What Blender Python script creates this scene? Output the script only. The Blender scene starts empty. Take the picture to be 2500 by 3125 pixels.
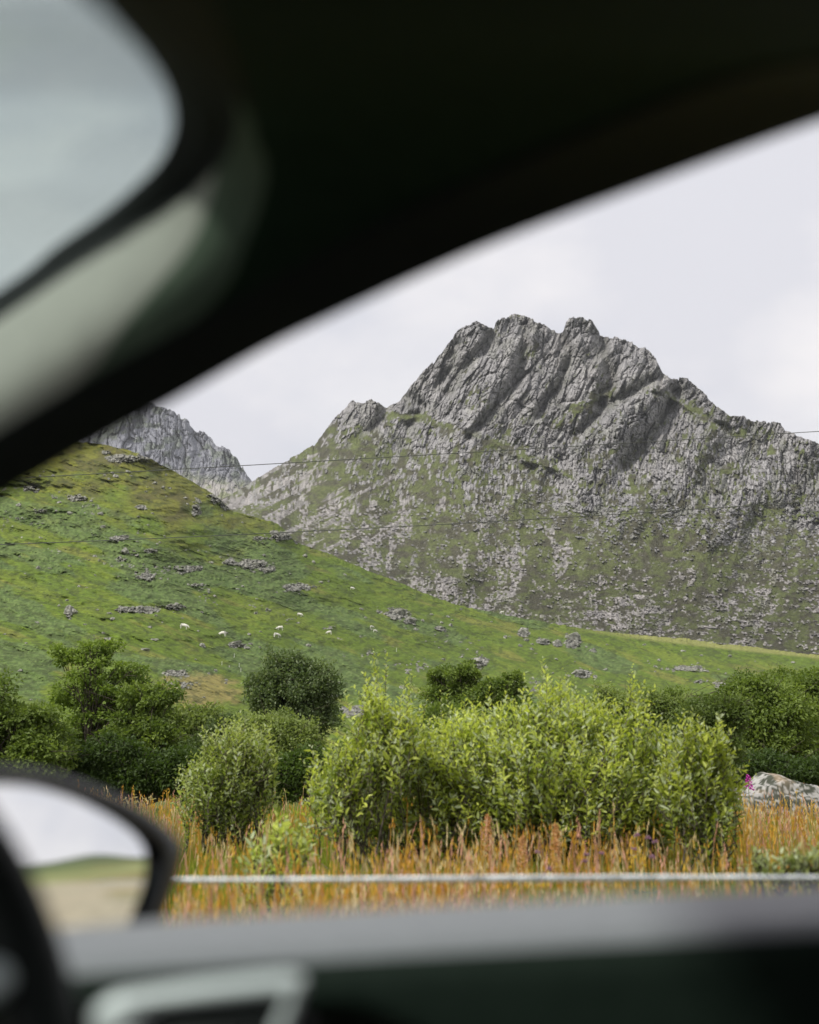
import bpy, math, random
import numpy as np
from mathutils import Vector, Matrix
R_ = math.radians
random.seed(7)
RNG = np.random.default_rng(11)
S = bpy.context.scene
COL = S.collection

# ------------------------------------------------------------------ camera
CAMZ = 1.15
PITCH = R_(10.03)
KPX = 0.72 / 3125.0
cd = bpy.data.cameras.new('camera')
cam = bpy.data.objects.new('camera', cd); COL.objects.link(cam)
cam.location = (0, 0, CAMZ)
cam.rotation_euler = (R_(90) + PITCH, 0, 0)
cd.sensor_fit = 'VERTICAL'; cd.sensor_height = 36; cd.sensor_width = 28.8
cd.lens = 50
cd.clip_start = 0.02; cd.clip_end = 20000
cd.dof.use_dof = True; cd.dof.focus_distance = 34; cd.dof.aperture_fstop = 2.8
S.camera = cam

# ------------------------------------------------------------------ light
SUN_EL, SUN_AZ_VEC = R_(50), Vector((-0.80, -0.60, 0)).normalized()
S.view_settings.view_transform = 'Standard'; S.view_settings.look = 'None'
S.view_settings.exposure = 0.42; S.view_settings.gamma = 1
sl = bpy.data.lights.new('sun', 'SUN'); sl.energy = 3.0; sl.angle = R_(6); sl.color = (1.0, 0.955, 0.88)
so = bpy.data.objects.new('sun', sl); COL.objects.link(so)
sdir = Vector((SUN_AZ_VEC.x * math.cos(SUN_EL), SUN_AZ_VEC.y * math.cos(SUN_EL), math.sin(SUN_EL)))
so.rotation_euler = sdir.to_track_quat('Z', 'Y').to_euler()
so.location = (0, 0, 50)

W = bpy.data.worlds.new('World'); S.world = W; W.use_nodes = True
nt = W.node_tree; nt.nodes.clear()
def N(nt, t, **kw):
    n = nt.nodes.new(t)
    for k, v in kw.items(): setattr(n, k, v)
    return n
out = N(nt, 'ShaderNodeOutputWorld')
bg = N(nt, 'ShaderNodeBackground'); bg.inputs[1].default_value = 0.10
sky = N(nt, 'ShaderNodeTexSky'); sky.sky_type = 'NISHITA'; sky.sun_disc = False
sky.sun_elevation = SUN_EL; sky.sun_rotation = math.atan2(SUN_AZ_VEC.x, SUN_AZ_VEC.y)
sky.air_density = 1.0; sky.dust_density = 2.0
tc = N(nt, 'ShaderNodeTexCoord')
mp = N(nt, 'ShaderNodeMapping'); mp.inputs['Scale'].default_value = (1.0, 1.0, 1.7); mp.inputs['Location'].default_value = (0.35, 0.2, 0.1)
nz = N(nt, 'ShaderNodeTexNoise'); nz.inputs['Scale'].default_value = 2.6; nz.inputs['Detail'].default_value = 6; nz.inputs['Roughness'].default_value = 0.5; nz.inputs['Distortion'].default_value = 0.35
rp = N(nt, 'ShaderNodeValToRGB')
rp.color_ramp.elements[0].position = 0.30; rp.color_ramp.elements[0].color = (0.80, 0.80, 0.80, 1)
rp.color_ramp.elements[1].position = 0.52; rp.color_ramp.elements[1].color = (1, 1, 1, 1)
nz2 = N(nt, 'ShaderNodeTexNoise'); nz2.inputs['Scale'].default_value = 4.6; nz2.inputs['Detail'].default_value = 5
rp2 = N(nt, 'ShaderNodeValToRGB')
rp2.color_ramp.elements[0].position = 0.40; rp2.color_ramp.elements[0].color = (5.9, 5.9, 6.35, 1)
rp2.color_ramp.elements[1].position = 0.60; rp2.color_ramp.elements[1].color = (7.35, 7.15, 7.25, 1)
mx = N(nt, 'ShaderNodeMix'); mx.data_type = 'RGBA'
L = nt.links.new
L(tc.outputs['Generated'], mp.inputs[0]); L(mp.outputs[0], nz.inputs[0]); L(mp.outputs[0], nz2.inputs[0])
L(nz.outputs[0], rp.inputs[0]); L(nz2.outputs[0], rp2.inputs[0])
L(rp.outputs[0], mx.inputs[0]); L(sky.outputs[0], mx.inputs[6]); L(rp2.outputs[0], mx.inputs[7])
L(mx.outputs[2], bg.inputs[0]); L(bg.outputs[0], out.inputs[0])

# ------------------------------------------------------------------ helpers
def ray(px, py):
    a = (np.asarray(px, float) - 1250.0) * KPX
    b = (1562.5 - np.asarray(py, float)) * KPX
    y = math.cos(PITCH) - b * math.sin(PITCH)
    z = math.sin(PITCH) + b * math.cos(PITCH)
    return a / y, z / y              # x per unit y, z per unit y
def P(px, py, d):
    a, e = ray(px, py)
    return Vector((float(a) * d, d, CAMZ + float(e) * d))

def tag(o, label=None, cat=None, group=None, kind=None):
    if label: o['label'] = label
    if cat: o['category'] = cat
    if group: o['group'] = group
    if kind: o['kind'] = kind
    return o
def empty(name, loc=(0, 0, 0)):
    o = bpy.data.objects.new(name, None); COL.objects.link(o); o.location = loc
    o.empty_display_size = 0.1
    return o
def mesh_np(name, V, F, mat=None, col=None, parent=None, smooth=False, origin=None, matidx=None):
    """V (n,3); F (m,k) or list of such arrays (k may differ)."""
    V = np.asarray(V, np.float32)
    if origin is not None: V = V - np.asarray(origin, np.float32)
    Fs = [np.asarray(f, np.int32) for f in (F if isinstance(F, list) else [F])]
    Fs = [f for f in Fs if len(f)]
    me = bpy.data.meshes.new(name)
    me.vertices.add(len(V)); me.vertices.foreach_set('co', V.ravel())
    nl = sum(f.size for f in Fs); nf = sum(len(f) for f in Fs)
    me.loops.add(nl); me.polygons.add(nf)
    me.loops.foreach_set('vertex_index', np.concatenate([f.ravel() for f in Fs]))
    tot = np.concatenate([np.full(len(f), f.shape[1], np.int32) for f in Fs])
    start = np.concatenate([[0], np.cumsum(tot)[:-1]]).astype(np.int32)
    me.polygons.foreach_set('loop_start', start)
    me.polygons.foreach_set('loop_total', tot)
    me.polygons.foreach_set('use_smooth', np.full(nf, smooth, bool))
    if matidx is not None: me.polygons.foreach_set('material_index', np.asarray(matidx, np.int32))
    me.update(calc_edges=True); me.validate()
    if col is not None:
        c = np.ones((len(V), 4), np.float32); c[:, :3] = col
        at = me.color_attributes.new('Col', 'FLOAT_COLOR', 'POINT')
        at.data.foreach_set('color', c.ravel())
    for m in (mat if isinstance(mat, (list, tuple)) else [mat]):
        if m: me.materials.append(m)
    o = bpy.data.objects.new(name, me); COL.objects.link(o)
    if parent is not None: o.parent = parent
    if origin is not None and parent is None: o.location = origin
    return o
def grid_faces(r, c, wrap=False):
    i = np.arange(r - 1)[:, None]; j = np.arange(c if wrap else c - 1)[None, :]
    j2 = (j + 1) % c
    return np.stack([i * c + j, i * c + j2, (i + 1) * c + j2, (i + 1) * c + j], -1).reshape(-1, 4)
def tube(path, rad, seg=7):
    path = np.asarray(path, float); n = len(path)
    rad = np.full(n, rad) if np.isscalar(rad) else np.asarray(rad, float)
    t = np.gradient(path, axis=0); t /= np.linalg.norm(t, axis=1)[:, None] + 1e-9
    ref = np.array([0, 0, 1.0]) if abs(t[:, 2]).mean() < 0.8 else np.array([1.0, 0, 0])
    u = np.cross(t, ref); u /= np.linalg.norm(u, axis=1)[:, None] + 1e-9
    v = np.cross(t, u)
    a = np.linspace(0, 2 * np.pi, seg, endpoint=False)
    V = path[:, None] + rad[:, None, None] * (np.cos(a)[None, :, None] * u[:, None] + np.sin(a)[None, :, None] * v[:, None])
    return V.reshape(-1, 3), grid_faces(n, seg, True)
class MB:
    def __init__(s): s.V = []; s.F = {}; s.n = 0; s.C = []
    def add(s, V, F, col=None):
        V = np.asarray(V, float)
        for f in (F if isinstance(F, list) else [F]):
            f = np.asarray(f)
            if len(f): s.F.setdefault(f.shape[1], []).append(f + s.n)
        s.V.append(V); s.n += len(V)
        if col is not None: s.C.append(np.broadcast_to(np.asarray(col, float), (len(V), 3)))
        return s
    def build(s, name, mat, parent=None, smooth=False, origin=None):
        C = np.concatenate(s.C) if s.C else None
        return mesh_np(name, np.concatenate(s.V), [np.concatenate(v) for v in s.F.values()], mat, C, parent, smooth, origin)

def h32(ix, iy, seed):
    n = (ix.astype(np.int64) * 374761393 + iy.astype(np.int64) * 668265263 + seed * 1274126177) & 0xffffffff
    n = ((n ^ (n >> 13)) * 1274126177) & 0xffffffff
    n = ((n ^ (n >> 16)) * 2246822519) & 0xffffffff
    n = n ^ (n >> 15)
    return (n & 0xffffff) / float(0xffffff)
def vnoise(x, y, seed=0):
    ix = np.floor(x); iy = np.floor(y); fx = x - ix; fy = y - iy
    ix = ix.astype(np.int64); iy = iy.astype(np.int64)
    u = fx * fx * fx * (fx * (fx * 6 - 15) + 10); v = fy * fy * fy * (fy * (fy * 6 - 15) + 10)
    a = h32(ix, iy, seed); b = h32(ix + 1, iy, seed); c = h32(ix, iy + 1, seed); d = h32(ix + 1, iy + 1, seed)
    return (a * (1 - u) + b * u) * (1 - v) + (c * (1 - u) + d * u) * v
def fbm(x, y, oct=4, seed=0, gain=0.5):
    s = 0; a = 1; t = 0
    for k in range(oct):
        c, q = math.cos(k * 0.7), math.sin(k * 0.7)
        s = s + a * vnoise((x * c - y * q) * 2 ** k + 17.3 * k, (x * q + y * c) * 2 ** k + 5.1 * k, seed + k); t += a; a *= gain
    return s / t
def worley(x, y, seed=0):
    ix = np.floor(x).astype(np.int64); iy = np.floor(y).astype(np.int64)
    F1 = np.full(x.shape, 1e9); F2 = np.full(x.shape, 1e9)
    r = [np.zeros(x.shape) for _ in range(3)]; DX = np.zeros(x.shape); DY = np.zeros(x.shape)
    for a in (-1, 0, 1):
        for b in (-1, 0, 1):
            cx, cy = ix + a, iy + b
            dx = x - (cx + 0.1 + 0.8 * h32(cx, cy, seed)); dy = y - (cy + 0.1 + 0.8 * h32(cx, cy, seed + 51))
            d = dx * dx + dy * dy
            m = d < F1
            F2 = np.where(m, F1, np.minimum(F2, d)); F1 = np.where(m, d, F1)
            for k in range(3): r[k] = np.where(m, h32(cx, cy, seed + 101 + k * 13), r[k])
            DX = np.where(m, dx, DX); DY = np.where(m, dy, DY)
    return r, DX, DY, np.sqrt(F1), np.sqrt(F2)
def sstep(a, b, x):
    t = np.clip((x - a) / (b - a), 0, 1); return t * t * (3 - 2 * t)
def idw(pts, x, y, pw=3.0, sx=1.0, sy=1.0):
    num = np.zeros_like(x); den = np.zeros_like(x)
    for (a, b, v) in pts:
        w = 1.0 / (((x - a) / sx) ** 2 + ((y - b) / sy) ** 2 + 400.0) ** (pw / 2)
        num += w * v; den += w
    return num / den
def poly_d(pts, x, y):
    d = np.full(x.shape, 1e9)
    for (a, b), (c, e) in zip(pts[:-1], pts[1:]):
        vx, vy = c - a, e - b
        t = np.clip(((x - a) * vx + (y - b) * vy) / (vx * vx + vy * vy), 0, 1)
        d = np.minimum(d, np.hypot(x - a - t * vx, y - b - t * vy))
    return d
def lerp(a, b, t):
    t = np.asarray(t)[..., None]; return np.asarray(a) * (1 - t) + np.asarray(b) * t

# ------------------------------------------------------------------ materials
def mat_base(name, col=(0.5, 0.5, 0.5), rough=0.8, spec=0.3, metal=0.0):
    m = bpy.data.materials.new(name); m.use_nodes = True
    b = m.node_tree.nodes['Principled BSDF']
    b.inputs['Base Color'].default_value = (*col, 1); b.inputs['Roughness'].default_value = rough
    b.inputs['Specular IOR Level'].default_value = spec; b.inputs['Metallic'].default_value = metal
    return m
def mat_noise(name, c1, c2, scale=20, rough=0.8, spec=0.3, bump=0.0, bscale=200, detail=4, metal=0.0):
    m = mat_base(name, c1, rough, spec, metal); nt = m.node_tree; b = nt.nodes['Principled BSDF']
    t = N(nt, 'ShaderNodeTexCoord'); n = N(nt, 'ShaderNodeTexNoise'); n.inputs['Scale'].default_value = scale; n.inputs['Detail'].default_value = detail
    r = N(nt, 'ShaderNodeValToRGB'); r.color_ramp.elements[0].position = 0.35; r.color_ramp.elements[1].position = 0.65
    r.color_ramp.elements[0].color = (*c1, 1); r.color_ramp.elements[1].color = (*c2, 1)
    nt.links.new(t.outputs['Object'], n.inputs[0]); nt.links.new(n.outputs[0], r.inputs[0]); nt.links.new(r.outputs[0], b.inputs['Base Color'])
    if bump:
        n2 = N(nt, 'ShaderNodeTexNoise'); n2.inputs['Scale'].default_value = bscale; n2.inputs['Detail'].default_value = 5
        bp = N(nt, 'ShaderNodeBump'); bp.inputs['Strength'].default_value = bump; bp.inputs['Distance'].default_value = 0.5 / bscale
        nt.links.new(t.outputs['Object'], n2.inputs[0]); nt.links.new(n2.outputs[0], bp.inputs['Height']); nt.links.new(bp.outputs[0], b.inputs['Normal'])
    return m
def mat_attr(name, rough=0.9, spec=0.15, nscale=0.8, namp=0.35, bump=0.4, bdist=0.4, trans=0.0, detail=5, stretch=(1, 1, 1)):
    """colour from the mesh's Col attribute, broken up by noise, with fine bump"""
    m = mat_base(name, (0.5, 0.5, 0.5), rough, spec); nt = m.node_tree; b = nt.nodes['Principled BSDF']
    a = N(nt, 'ShaderNodeAttribute'); a.attribute_name = 'Col'
    src = a.outputs['Color']
    if namp:
        t = N(nt, 'ShaderNodeTexCoord'); n = N(nt, 'ShaderNodeTexNoise'); n.inputs['Scale'].default_value = nscale; n.inputs['Detail'].default_value = detail
        mr = N(nt, 'ShaderNodeMapRange'); mr.inputs[1].default_value = 0.25; mr.inputs[2].default_value = 0.75
        mr.inputs[3].default_value = 1 - namp; mr.inputs[4].default_value = 1 + namp
        mm = N(nt, 'ShaderNodeVectorMath', operation='SCALE')
        mpg = N(nt, 'ShaderNodeMapping'); mpg.inputs['Scale'].default_value = stretch; mpg.inputs['Rotation'].default_value = (0, R_(-14) if stretch[2] < 1 else 0, 0)
        nt.links.new(t.outputs['Object'], mpg.inputs[0]); nt.links.new(mpg.outputs[0], n.inputs[0]); nt.links.new(n.outputs[0], mr.inputs[0])
        nt.links.new(src, mm.inputs[0]); nt.links.new(mr.outputs[0], mm.inputs['Scale'])
        src = mm.outputs[0]
        if bump:
            bp = N(nt, 'ShaderNodeBump'); bp.inputs['Strength'].default_value = bump; bp.inputs['Distance'].default_value = bdist
            nt.links.new(n.outputs[0], bp.inputs['Height']); nt.links.new(bp.outputs[0], b.inputs['Normal'])
    nt.links.new(src, b.inputs['Base Color'])
    if trans:
        tr = N(nt, 'ShaderNodeBsdfTranslucent'); ms = N(nt, 'ShaderNodeMixShader'); ms.inputs[0].default_value = trans
        o = nt.nodes['Material Output']
        sc = N(nt, 'ShaderNodeVectorMath', operation='MULTIPLY'); sc.inputs[1].default_value = (1.25, 1.3, 0.7)
        nt.links.new(src, sc.inputs[0]); nt.links.new(sc.outputs[0], tr.inputs[0])
        nt.links.new(b.outputs[0], ms.inputs[1]); nt.links.new(tr.outputs[0], ms.inputs[2]); nt.links.new(ms.outputs[0], o.inputs[0])
    return m
M_mtn = mat_attr('rock_and_heather', nscale=0.42, namp=0.34, bump=0.75, bdist=1.8, detail=6, stretch=(1, 1, .38))
M_hill = mat_attr('hill_turf', nscale=0.8, namp=0.42, bump=0.8, bdist=0.7, detail=7)
M_ground = mat_attr('ground_turf', nscale=1.5, namp=0.3, bump=0.4, bdist=0.1)
M_leaf = mat_attr('leaf', rough=0.55, spec=0.35, namp=0, trans=0.42)
M_leafw = mat_attr('willow_leaf', rough=0.45, spec=0.45, namp=0, trans=0.45)
M_grass = mat_attr('grass_blades', rough=0.7, spec=0.2, namp=0, trans=0.3)
M_bark = mat_noise('bark', (0.045, 0.04, 0.03), (0.12, 0.10, 0.08), 14, 0.95, 0.1, 0.6, 40)
M_rock = mat_attr('boulder_stone', nscale=2.0, namp=0.3, bump=0.6, bdist=0.1)

# ------------------------------------------------------------------ terrain profiles (photo pixel -> angle, then a real distance)
def prof(pts):
    a = np.array(pts, float); return lambda x: np.interp(x, a[:, 0], a[:, 1])
mtn_sil = prof([(-600, 1640), (300, 1640), (500, 1590), (640, 1540), (720, 1502), (774, 1466), (812, 1443), (870, 1408), (921, 1380), (959, 1357), (984, 1329), (1023, 1278),
    (1058, 1242), (1083, 1222), (1106, 1230), (1134, 1218), (1157, 1230), (1179, 1245), (1208, 1233), (1239, 1195), (1262, 1162), (1311, 1118),
    (1343, 1077), (1376, 1037), (1398, 1012), (1425, 995), (1457, 986), (1485, 998), (1506, 1001), (1518, 984), (1530, 970), (1554, 962), (1619, 972), (1660, 992), (1684, 1008), (1717, 1010),
    (1729, 984), (1750, 972), (1774, 968), (1806, 982), (1822, 1005), (1832, 1026), (1879, 1028), (1928, 1045), (1950, 1062), (1968, 1059), (1985, 1072), (2001, 1093), (2024, 1138), (2058, 1154), (2098, 1156), (2147, 1199),
    (2196, 1248), (2228, 1272), (2269, 1274), (2317, 1286), (2382, 1296), (2399, 1317), (2447, 1337), (2500, 1357), (2650, 1420), (2900, 1500), (3500, 1700), (5200, 1900)])
hill_sil = prof([(-3000, 1500), (-900, 1380), (-300, 1330), (0, 1335), (180, 1345), (290, 1352), (380, 1370), (450, 1395), (520, 1432), (600, 1478), (650, 1505), (695, 1545), (712, 1562), (780, 1578), (850, 1598), (890, 1640), (915, 1660),
    (1000, 1688), (1080, 1724), (1180, 1762), (1300, 1812), (1400, 1848), (1600, 1888), (1800, 1922), (1900, 1934), (2100, 1950), (2300, 1975), (2500, 2000), (2800, 2030), (4000, 2060), (6000, 2080)])
far_sil = prof([(-1200, 1500), (-200, 1300), (150, 1210), (300, 1185), (400, 1203), (471, 1233), (506, 1246), (557, 1271), (589, 1303), (640, 1335), (665, 1365), (697, 1376), (723, 1403), (742, 1434),
    (761, 1460), (774, 1478), (830, 1540), (1000, 1640), (1600, 1800)])
def cols(a, b, va, vb, step, far=14):
    return np.unique(np.concatenate([np.arange(a, va, far), np.arange(va, vb, step), np.arange(vb, b, far)]))

def terrain(name, px, rows, sil, basepy, y0, y1, hexp, disp, colf, jag, mat, kindlabel, back=160.0, smooth=35.0, jp=7, kp=7):
    s = np.linspace(0, 1, rows)
    PX, SS = np.meshgrid(px, s)
    j = jag(px)
    top = sil(px) + j
    bp = basepy(px)
    xx = np.arange(px[0] - 600, px[-1] + 600, 4.0); k = np.exp(-(np.arange(-240, 241, 4.0) / smooth) ** 2); k /= k.sum()
    sm = np.interp(px, xx, np.convolve(np.pad(sil(xx), 60, 'edge'), k, 'valid'))
    PY = bp[None] + (sm - bp)[None] * SS + (sil(px) - sm)[None] * SS ** kp + j[None] * SS ** jp
    D0 = y0(px)[None] + (y1(px) - y0(px))[None] * SS ** hexp
    d, col = disp(PX, PY, SS, sil(px)[None] + 0 * PX)
    D = D0 - d
    a, e = ray(PX, PY)
    X = a * D; Z = CAMZ + e * D; Y = D
    # closing rows behind the crest
    bx, by, bz, bc = [], [], [], []
    for k, (f, dz) in enumerate([(0.1, 0.03), (0.35, 0.16), (1.0, 0.5)]):
        yy = D[-1] + back * f
        bx.append(a[-1] * yy); by.append(yy); bz.append(np.maximum(Z[-1] - back * dz, -20)); bc.append(col[-1])
    X = np.vstack([X] + bx); Y = np.vstack([Y] + by); Z = np.vstack([Z] + bz); col = np.concatenate([col, np.stack(bc)])
    V = np.stack([X, Y, Z], -1).reshape(-1, 3)
    o = mesh_np(name, V, grid_faces(X.shape[0], X.shape[1]), mat, col.reshape(-1, 3))
    tag(o, kind='structure')
    return PX, PY, X, Y, Z

def blocks(x, y, size, asp, lean, amp, seed, tilt=0.9):
    """tilted, leaning rock slabs: piecewise planar relief"""
    u = (x + lean * y) / size; v = y / (size * asp)
    r, dx, dy, f1, f2 = worley(u, v, seed)
    h = (r[0] - 0.5) * amp + (r[1] - 0.5) * tilt * amp * dx * 2 + (r[2] - 0.62) * tilt * amp * dy * 2
    crack = sstep(0.0, 0.16, f2 - f1)
    return h - amp * 0.35 * (1 - crack), r, crack

ROCKPTS = [(1500,1050,.97),(1800,1050,.95),(1300,1200,.97),(1600,1200,.9),(1900,1150,.85),(1450,1300,.84),(1700,1350,.8),(2000,1300,.8),(1100,1240,.9),
 (2200,1330,.62),(2400,1350,.62),(1250,1330,.65),(1500,1400,.5),(1800,1450,.70),(2100,1450,.70),(2400,1450,.70),(900,1400,.3),(1100,1400,.2),(1000,1500,.18),
 (1300,1450,.34),(1300,1600,.20),(1600,1560,.40),(1900,1560,.52),(2200,1580,.62),(2450,1560,.68),(1000,1600,.2),(900,1560,.24),(1100,1750,.32),(1400,1700,.16),
 (1700,1700,.13),(2000,1700,.24),(2400,1650,.45),(1500,1840,.46),(1900,1850,.48),(2300,1830,.48),(2450,1750,.25),(2100,1920,.3),(1300,1780,.40),(860,1500,.28),(780,1550,.32),(1650,1770,.14),(1300,1880,.3),(2400,1940,.2),(2150,1760,.2)]
GULLY = [[(1506,1000),(1480,1050),(1420,1120),(1370,1200)],[(1600,1000),(1600,1060),(1570,1160),(1500,1260),(1430,1330)],[(1700,1005),(1745,1080),(1710,1180),(1640,1270)],
 [(1835,1025),(1850,1090),(1870,1170),(1830,1230)],[(2024,1140),(1940,1190),(1850,1240),(1760,1330)],[(1230,1205),(1290,1240),(1250,1300)],[(1180,1245),(1140,1300),(1050,1380)],[(2060,1200),(2010,1300),(1900,1420)],[(1390,1050),(1380,1120),(1330,1180)]]
TERR = [[(1180,1262),(1300,1275),(1420,1320),(1560,1372),(1700,1432),(1800,1480)],[(1980,1190),(2080,1230),(2180,1290),(2260,1330)],[(1640,1040),(1600,1090)],[(1690,1300),(1760,1250),(1850,1200)]]
def mtn_disp(X, Y, SS, SIL):
    wx = (fbm(X / 200, Y / 260, 3, 5) - 0.5) * 46
    LX = np.where(Y < 1330, .0, -.30 * (Y - 1330) ** 2 / (Y - 1330 + 120.0))       # slabs lean less lower down
    xw = X + wx + LX
    lean = 0.38
    Rk = idw(ROCKPTS, X, Y, 3.4)
    near_top = np.exp(-((Y - SIL) / 60.0) ** 2)
    Rk = np.clip(Rk + 0.1 * near_top * (X > 1200), 0, 1)
    # rocks thin out lower down and to the left
    for t in TERR: Rk = Rk - 0.42 * np.exp(-(poly_d(t, X, Y + 26 * (fbm(X / 38, Y / 38, 3, 19) - .5)) / 13.0) ** 2)
    gd = np.zeros_like(X)
    for g in GULLY: gd += np.exp(-(poly_d(g, X + wx * 0.25, Y) / 17.0) ** 2)
    big = (fbm((X + .5 * Y) / 150, Y / 420, 3, 21) - 0.5) * 70
    ridge = 1 - np.abs(2 * fbm((xw + .45 * Y) / 120, Y / 330, 3, 33) - 1); big = big * .75 + (ridge - 0.7) * 22
    b1, r1, c1 = blocks(xw, Y, 70, 2.5, lean, 10, 1)
    b2, r2, c2 = blocks(xw + 8 * (vnoise(X / 40, Y / 40, 3) - .5), Y, 30, 2.4, lean, 8.0, 2)
    b3, r3, c3 = blocks(xw + 5 * (vnoise(X / 20, Y / 20, 4) - .5), Y, 13.5, 2.6, lean, 5.4, 3)
    b4, r4, c4 = blocks(xw, Y, 7, 2.2, lean, 2.8, 4)
    lowm = sstep(1440, 1640, Y + 120 * (fbm(X / 90, Y / 60, 2, 47) - .5)) > .5
    b3h, r3h, c3h = blocks(xw, Y - .06 * X, 15, .85, .1, 4.6, 35)
    b4h, r4h, c4h = blocks(xw, Y - .06 * X, 7.5, .8, .1, 2.6, 36)
    b3 = np.where(lowm, b3h, b3); b4 = np.where(lowm, b4h, b4); c3 = np.where(lowm, c3h, c3); c4 = np.where(lowm, c4h, c4)
    r3 = [np.where(lowm, p, q) for p, q in zip(r3h, r3)]; r4 = [np.where(lowm, p, q) for p, q in zip(r4h, r4)]
    fine = (vnoise(X / 3, Y / 3, 6) - .5) * 1.0
    n = 0.34 * fbm((X + .4 * Y) / 20, Y / 20, 3, 40) + 0.16 * r3[0] + 0.26 * r4[0] + 0.06 * r2[1] + 0.18 * fbm(X / 80, Y / 40, 2, 41)
    n = (n - 0.5) * 1.9 + 0.5
    band = sstep(1720, 1800, Y); n = n + band * .55 * (.5 - fbm((X + 1.5 * Y) / 90, (Y - .06 * X) / 11, 3, 44)) * 1.6
    rock = sstep(-0.05, 0.05, Rk - n - .01 - .06 * sstep(1480, 1560, Y) * sstep(1800, 1720, Y))
    fleck = (r4[2] > .87) * sstep(.40, .56, fbm(X / 34, Y / 24, 3, 46)) * sstep(.75, .4, Rk) * c4
    rock = np.maximum(rock, fleck * .9)
    cr = sstep(0.45, 0.85, Rk)
    heath = 1 - sstep(.2, .6, Rk)
    rock = rock * (1 - 0.55 * np.clip(gd, 0, 1) * (1 - cr * 0.6))
    # scree
    q = (X - 820) * 0.88 - (Y - 1500) * 0.47; p = (X - 820) * 0.47 + (Y - 1500) * 0.88
    scr = fbm(q / 150, p / 17, 4, 60) + 0.05 * (r4[1] - .5)
    scr_area = np.clip(1 - np.hypot((X - 900) / 360, (Y - 1520) / 190), 0, 1)
    fan = fbm(X / 30, Y / 90, 4, 62) ; fan_area = np.clip(1.15 - np.hypot((X - 1200) / 480, (Y - 1690) / 160), 0, 1)
    scree = np.maximum(sstep(0.55, 0.64, scr + 0.08 * scr_area - 0.03) * (scr_area > 0) * (r4[2] > .25), sstep(0.57, 0.61, fan + 0.06 * fan_area) * (fan_area > 0) * (r4[2] > .35))
    scree = scree * (1 - rock)
    amp = 0.25 + 0.75 * cr
    d = big * (0.35 + 0.65 * sstep(0.2, 0.6, Rk)) + (b1 * (0.2 + .8 * cr) + b2 * amp) * (0.25 + 0.75 * rock) + b3 * (0.12 + 0.88 * rock) * (0.45 + .55 * cr) + b4 * (0.15 + 0.85 * np.maximum(rock, scree * .6)) + fine * (0.5 + rock)
    d += rock * 2.2 * (1 - cr)
    d -= 22 * gd * (0.3 + .7 * sstep(0.3, 0.7, Rk))
    edge = sstep(0.0, 0.09, SS) ; d = d * edge
    # colours
    v = r4[1][..., None]
    g1 = lerp((0.104, 0.120, 0.046), (0.080, 0.078, 0.050), sstep(0.40, 0.62, fbm(X / 34, Y / 18, 4, 70)))
    g1 = lerp(g1, (0.130, 0.155, 0.058), 0.7 * sstep(0.58, 0.72, fbm(X / 30, Y / 40, 4, 75)))
    g1 = g1 * (0.75 + 0.5 * vnoise(X / 5, Y / 4, 77))[..., None]
    rk = lerp((0.225, 0.222, 0.228), (0.315, 0.305, 0.30), fbm(X / 60, Y / 90, 3, 80))
    g1 = g1 * (.80 - .20 * sstep(1640, 1820, Y))[..., None]
    rk = rk * (0.80 + 0.28 * v + 0.14 * r3[2][..., None])
    low = sstep(1650, 1800, Y)[..., None]
    rk = rk * (1 - low) + rk * np.array([1.03, 1.0, .97]) * low
    rk = lerp(rk, (0.12, 0.135, 0.07), 0.45 * sstep(0.52, 0.7, fbm(X / 26, Y / 40, 3, 85)) * (1 - 0.6 * cr))
    rk = rk * (0.62 + 0.38 * np.minimum(c3, c4))[..., None]          # darker lines along the joints
    col = lerp(g1, rk, rock * (1 - .12 * heath))
    col = lerp(col, np.array((0.245, 0.232, 0.228)) * (0.6 + 0.75 * v), scree * .85)
    return d, col
def jag_m(px):
    z = np.zeros_like(px)
    j = 0
    for s, a, sd in ((34, 9, 1), (15, 7, 2), (7, 4, 3)):
        u = px / s; j = j + (h32(np.floor(u + .3 * vnoise(px / 9, z, 8)).astype(np.int64), z.astype(np.int64), sd) - .5) * a
    j = j * np.interp(px, [760, 960, 1060, 1180, 1230, 2200, 2500], [.35, .7, 1, .5, 1, 1, .8])
    return j
mtn_y0 = prof([(-600, 800), (1300, 800), (2500, 740), (5200, 700)])
mtn_y1 = prof([(-600, 1350), (774, 1330), (1150, 1270), (1550, 1230), (2000, 1160), (2500, 1080), (5200, 1080)])
terrain('mountain', cols(-600, 5000, 600, 2650, 2.4), 560, mtn_sil, lambda p: np.minimum(hill_sil(p) + 70, 2120), mtn_y0, mtn_y1, 0.72, mtn_disp, None, jag_m, M_mtn, None)

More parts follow.
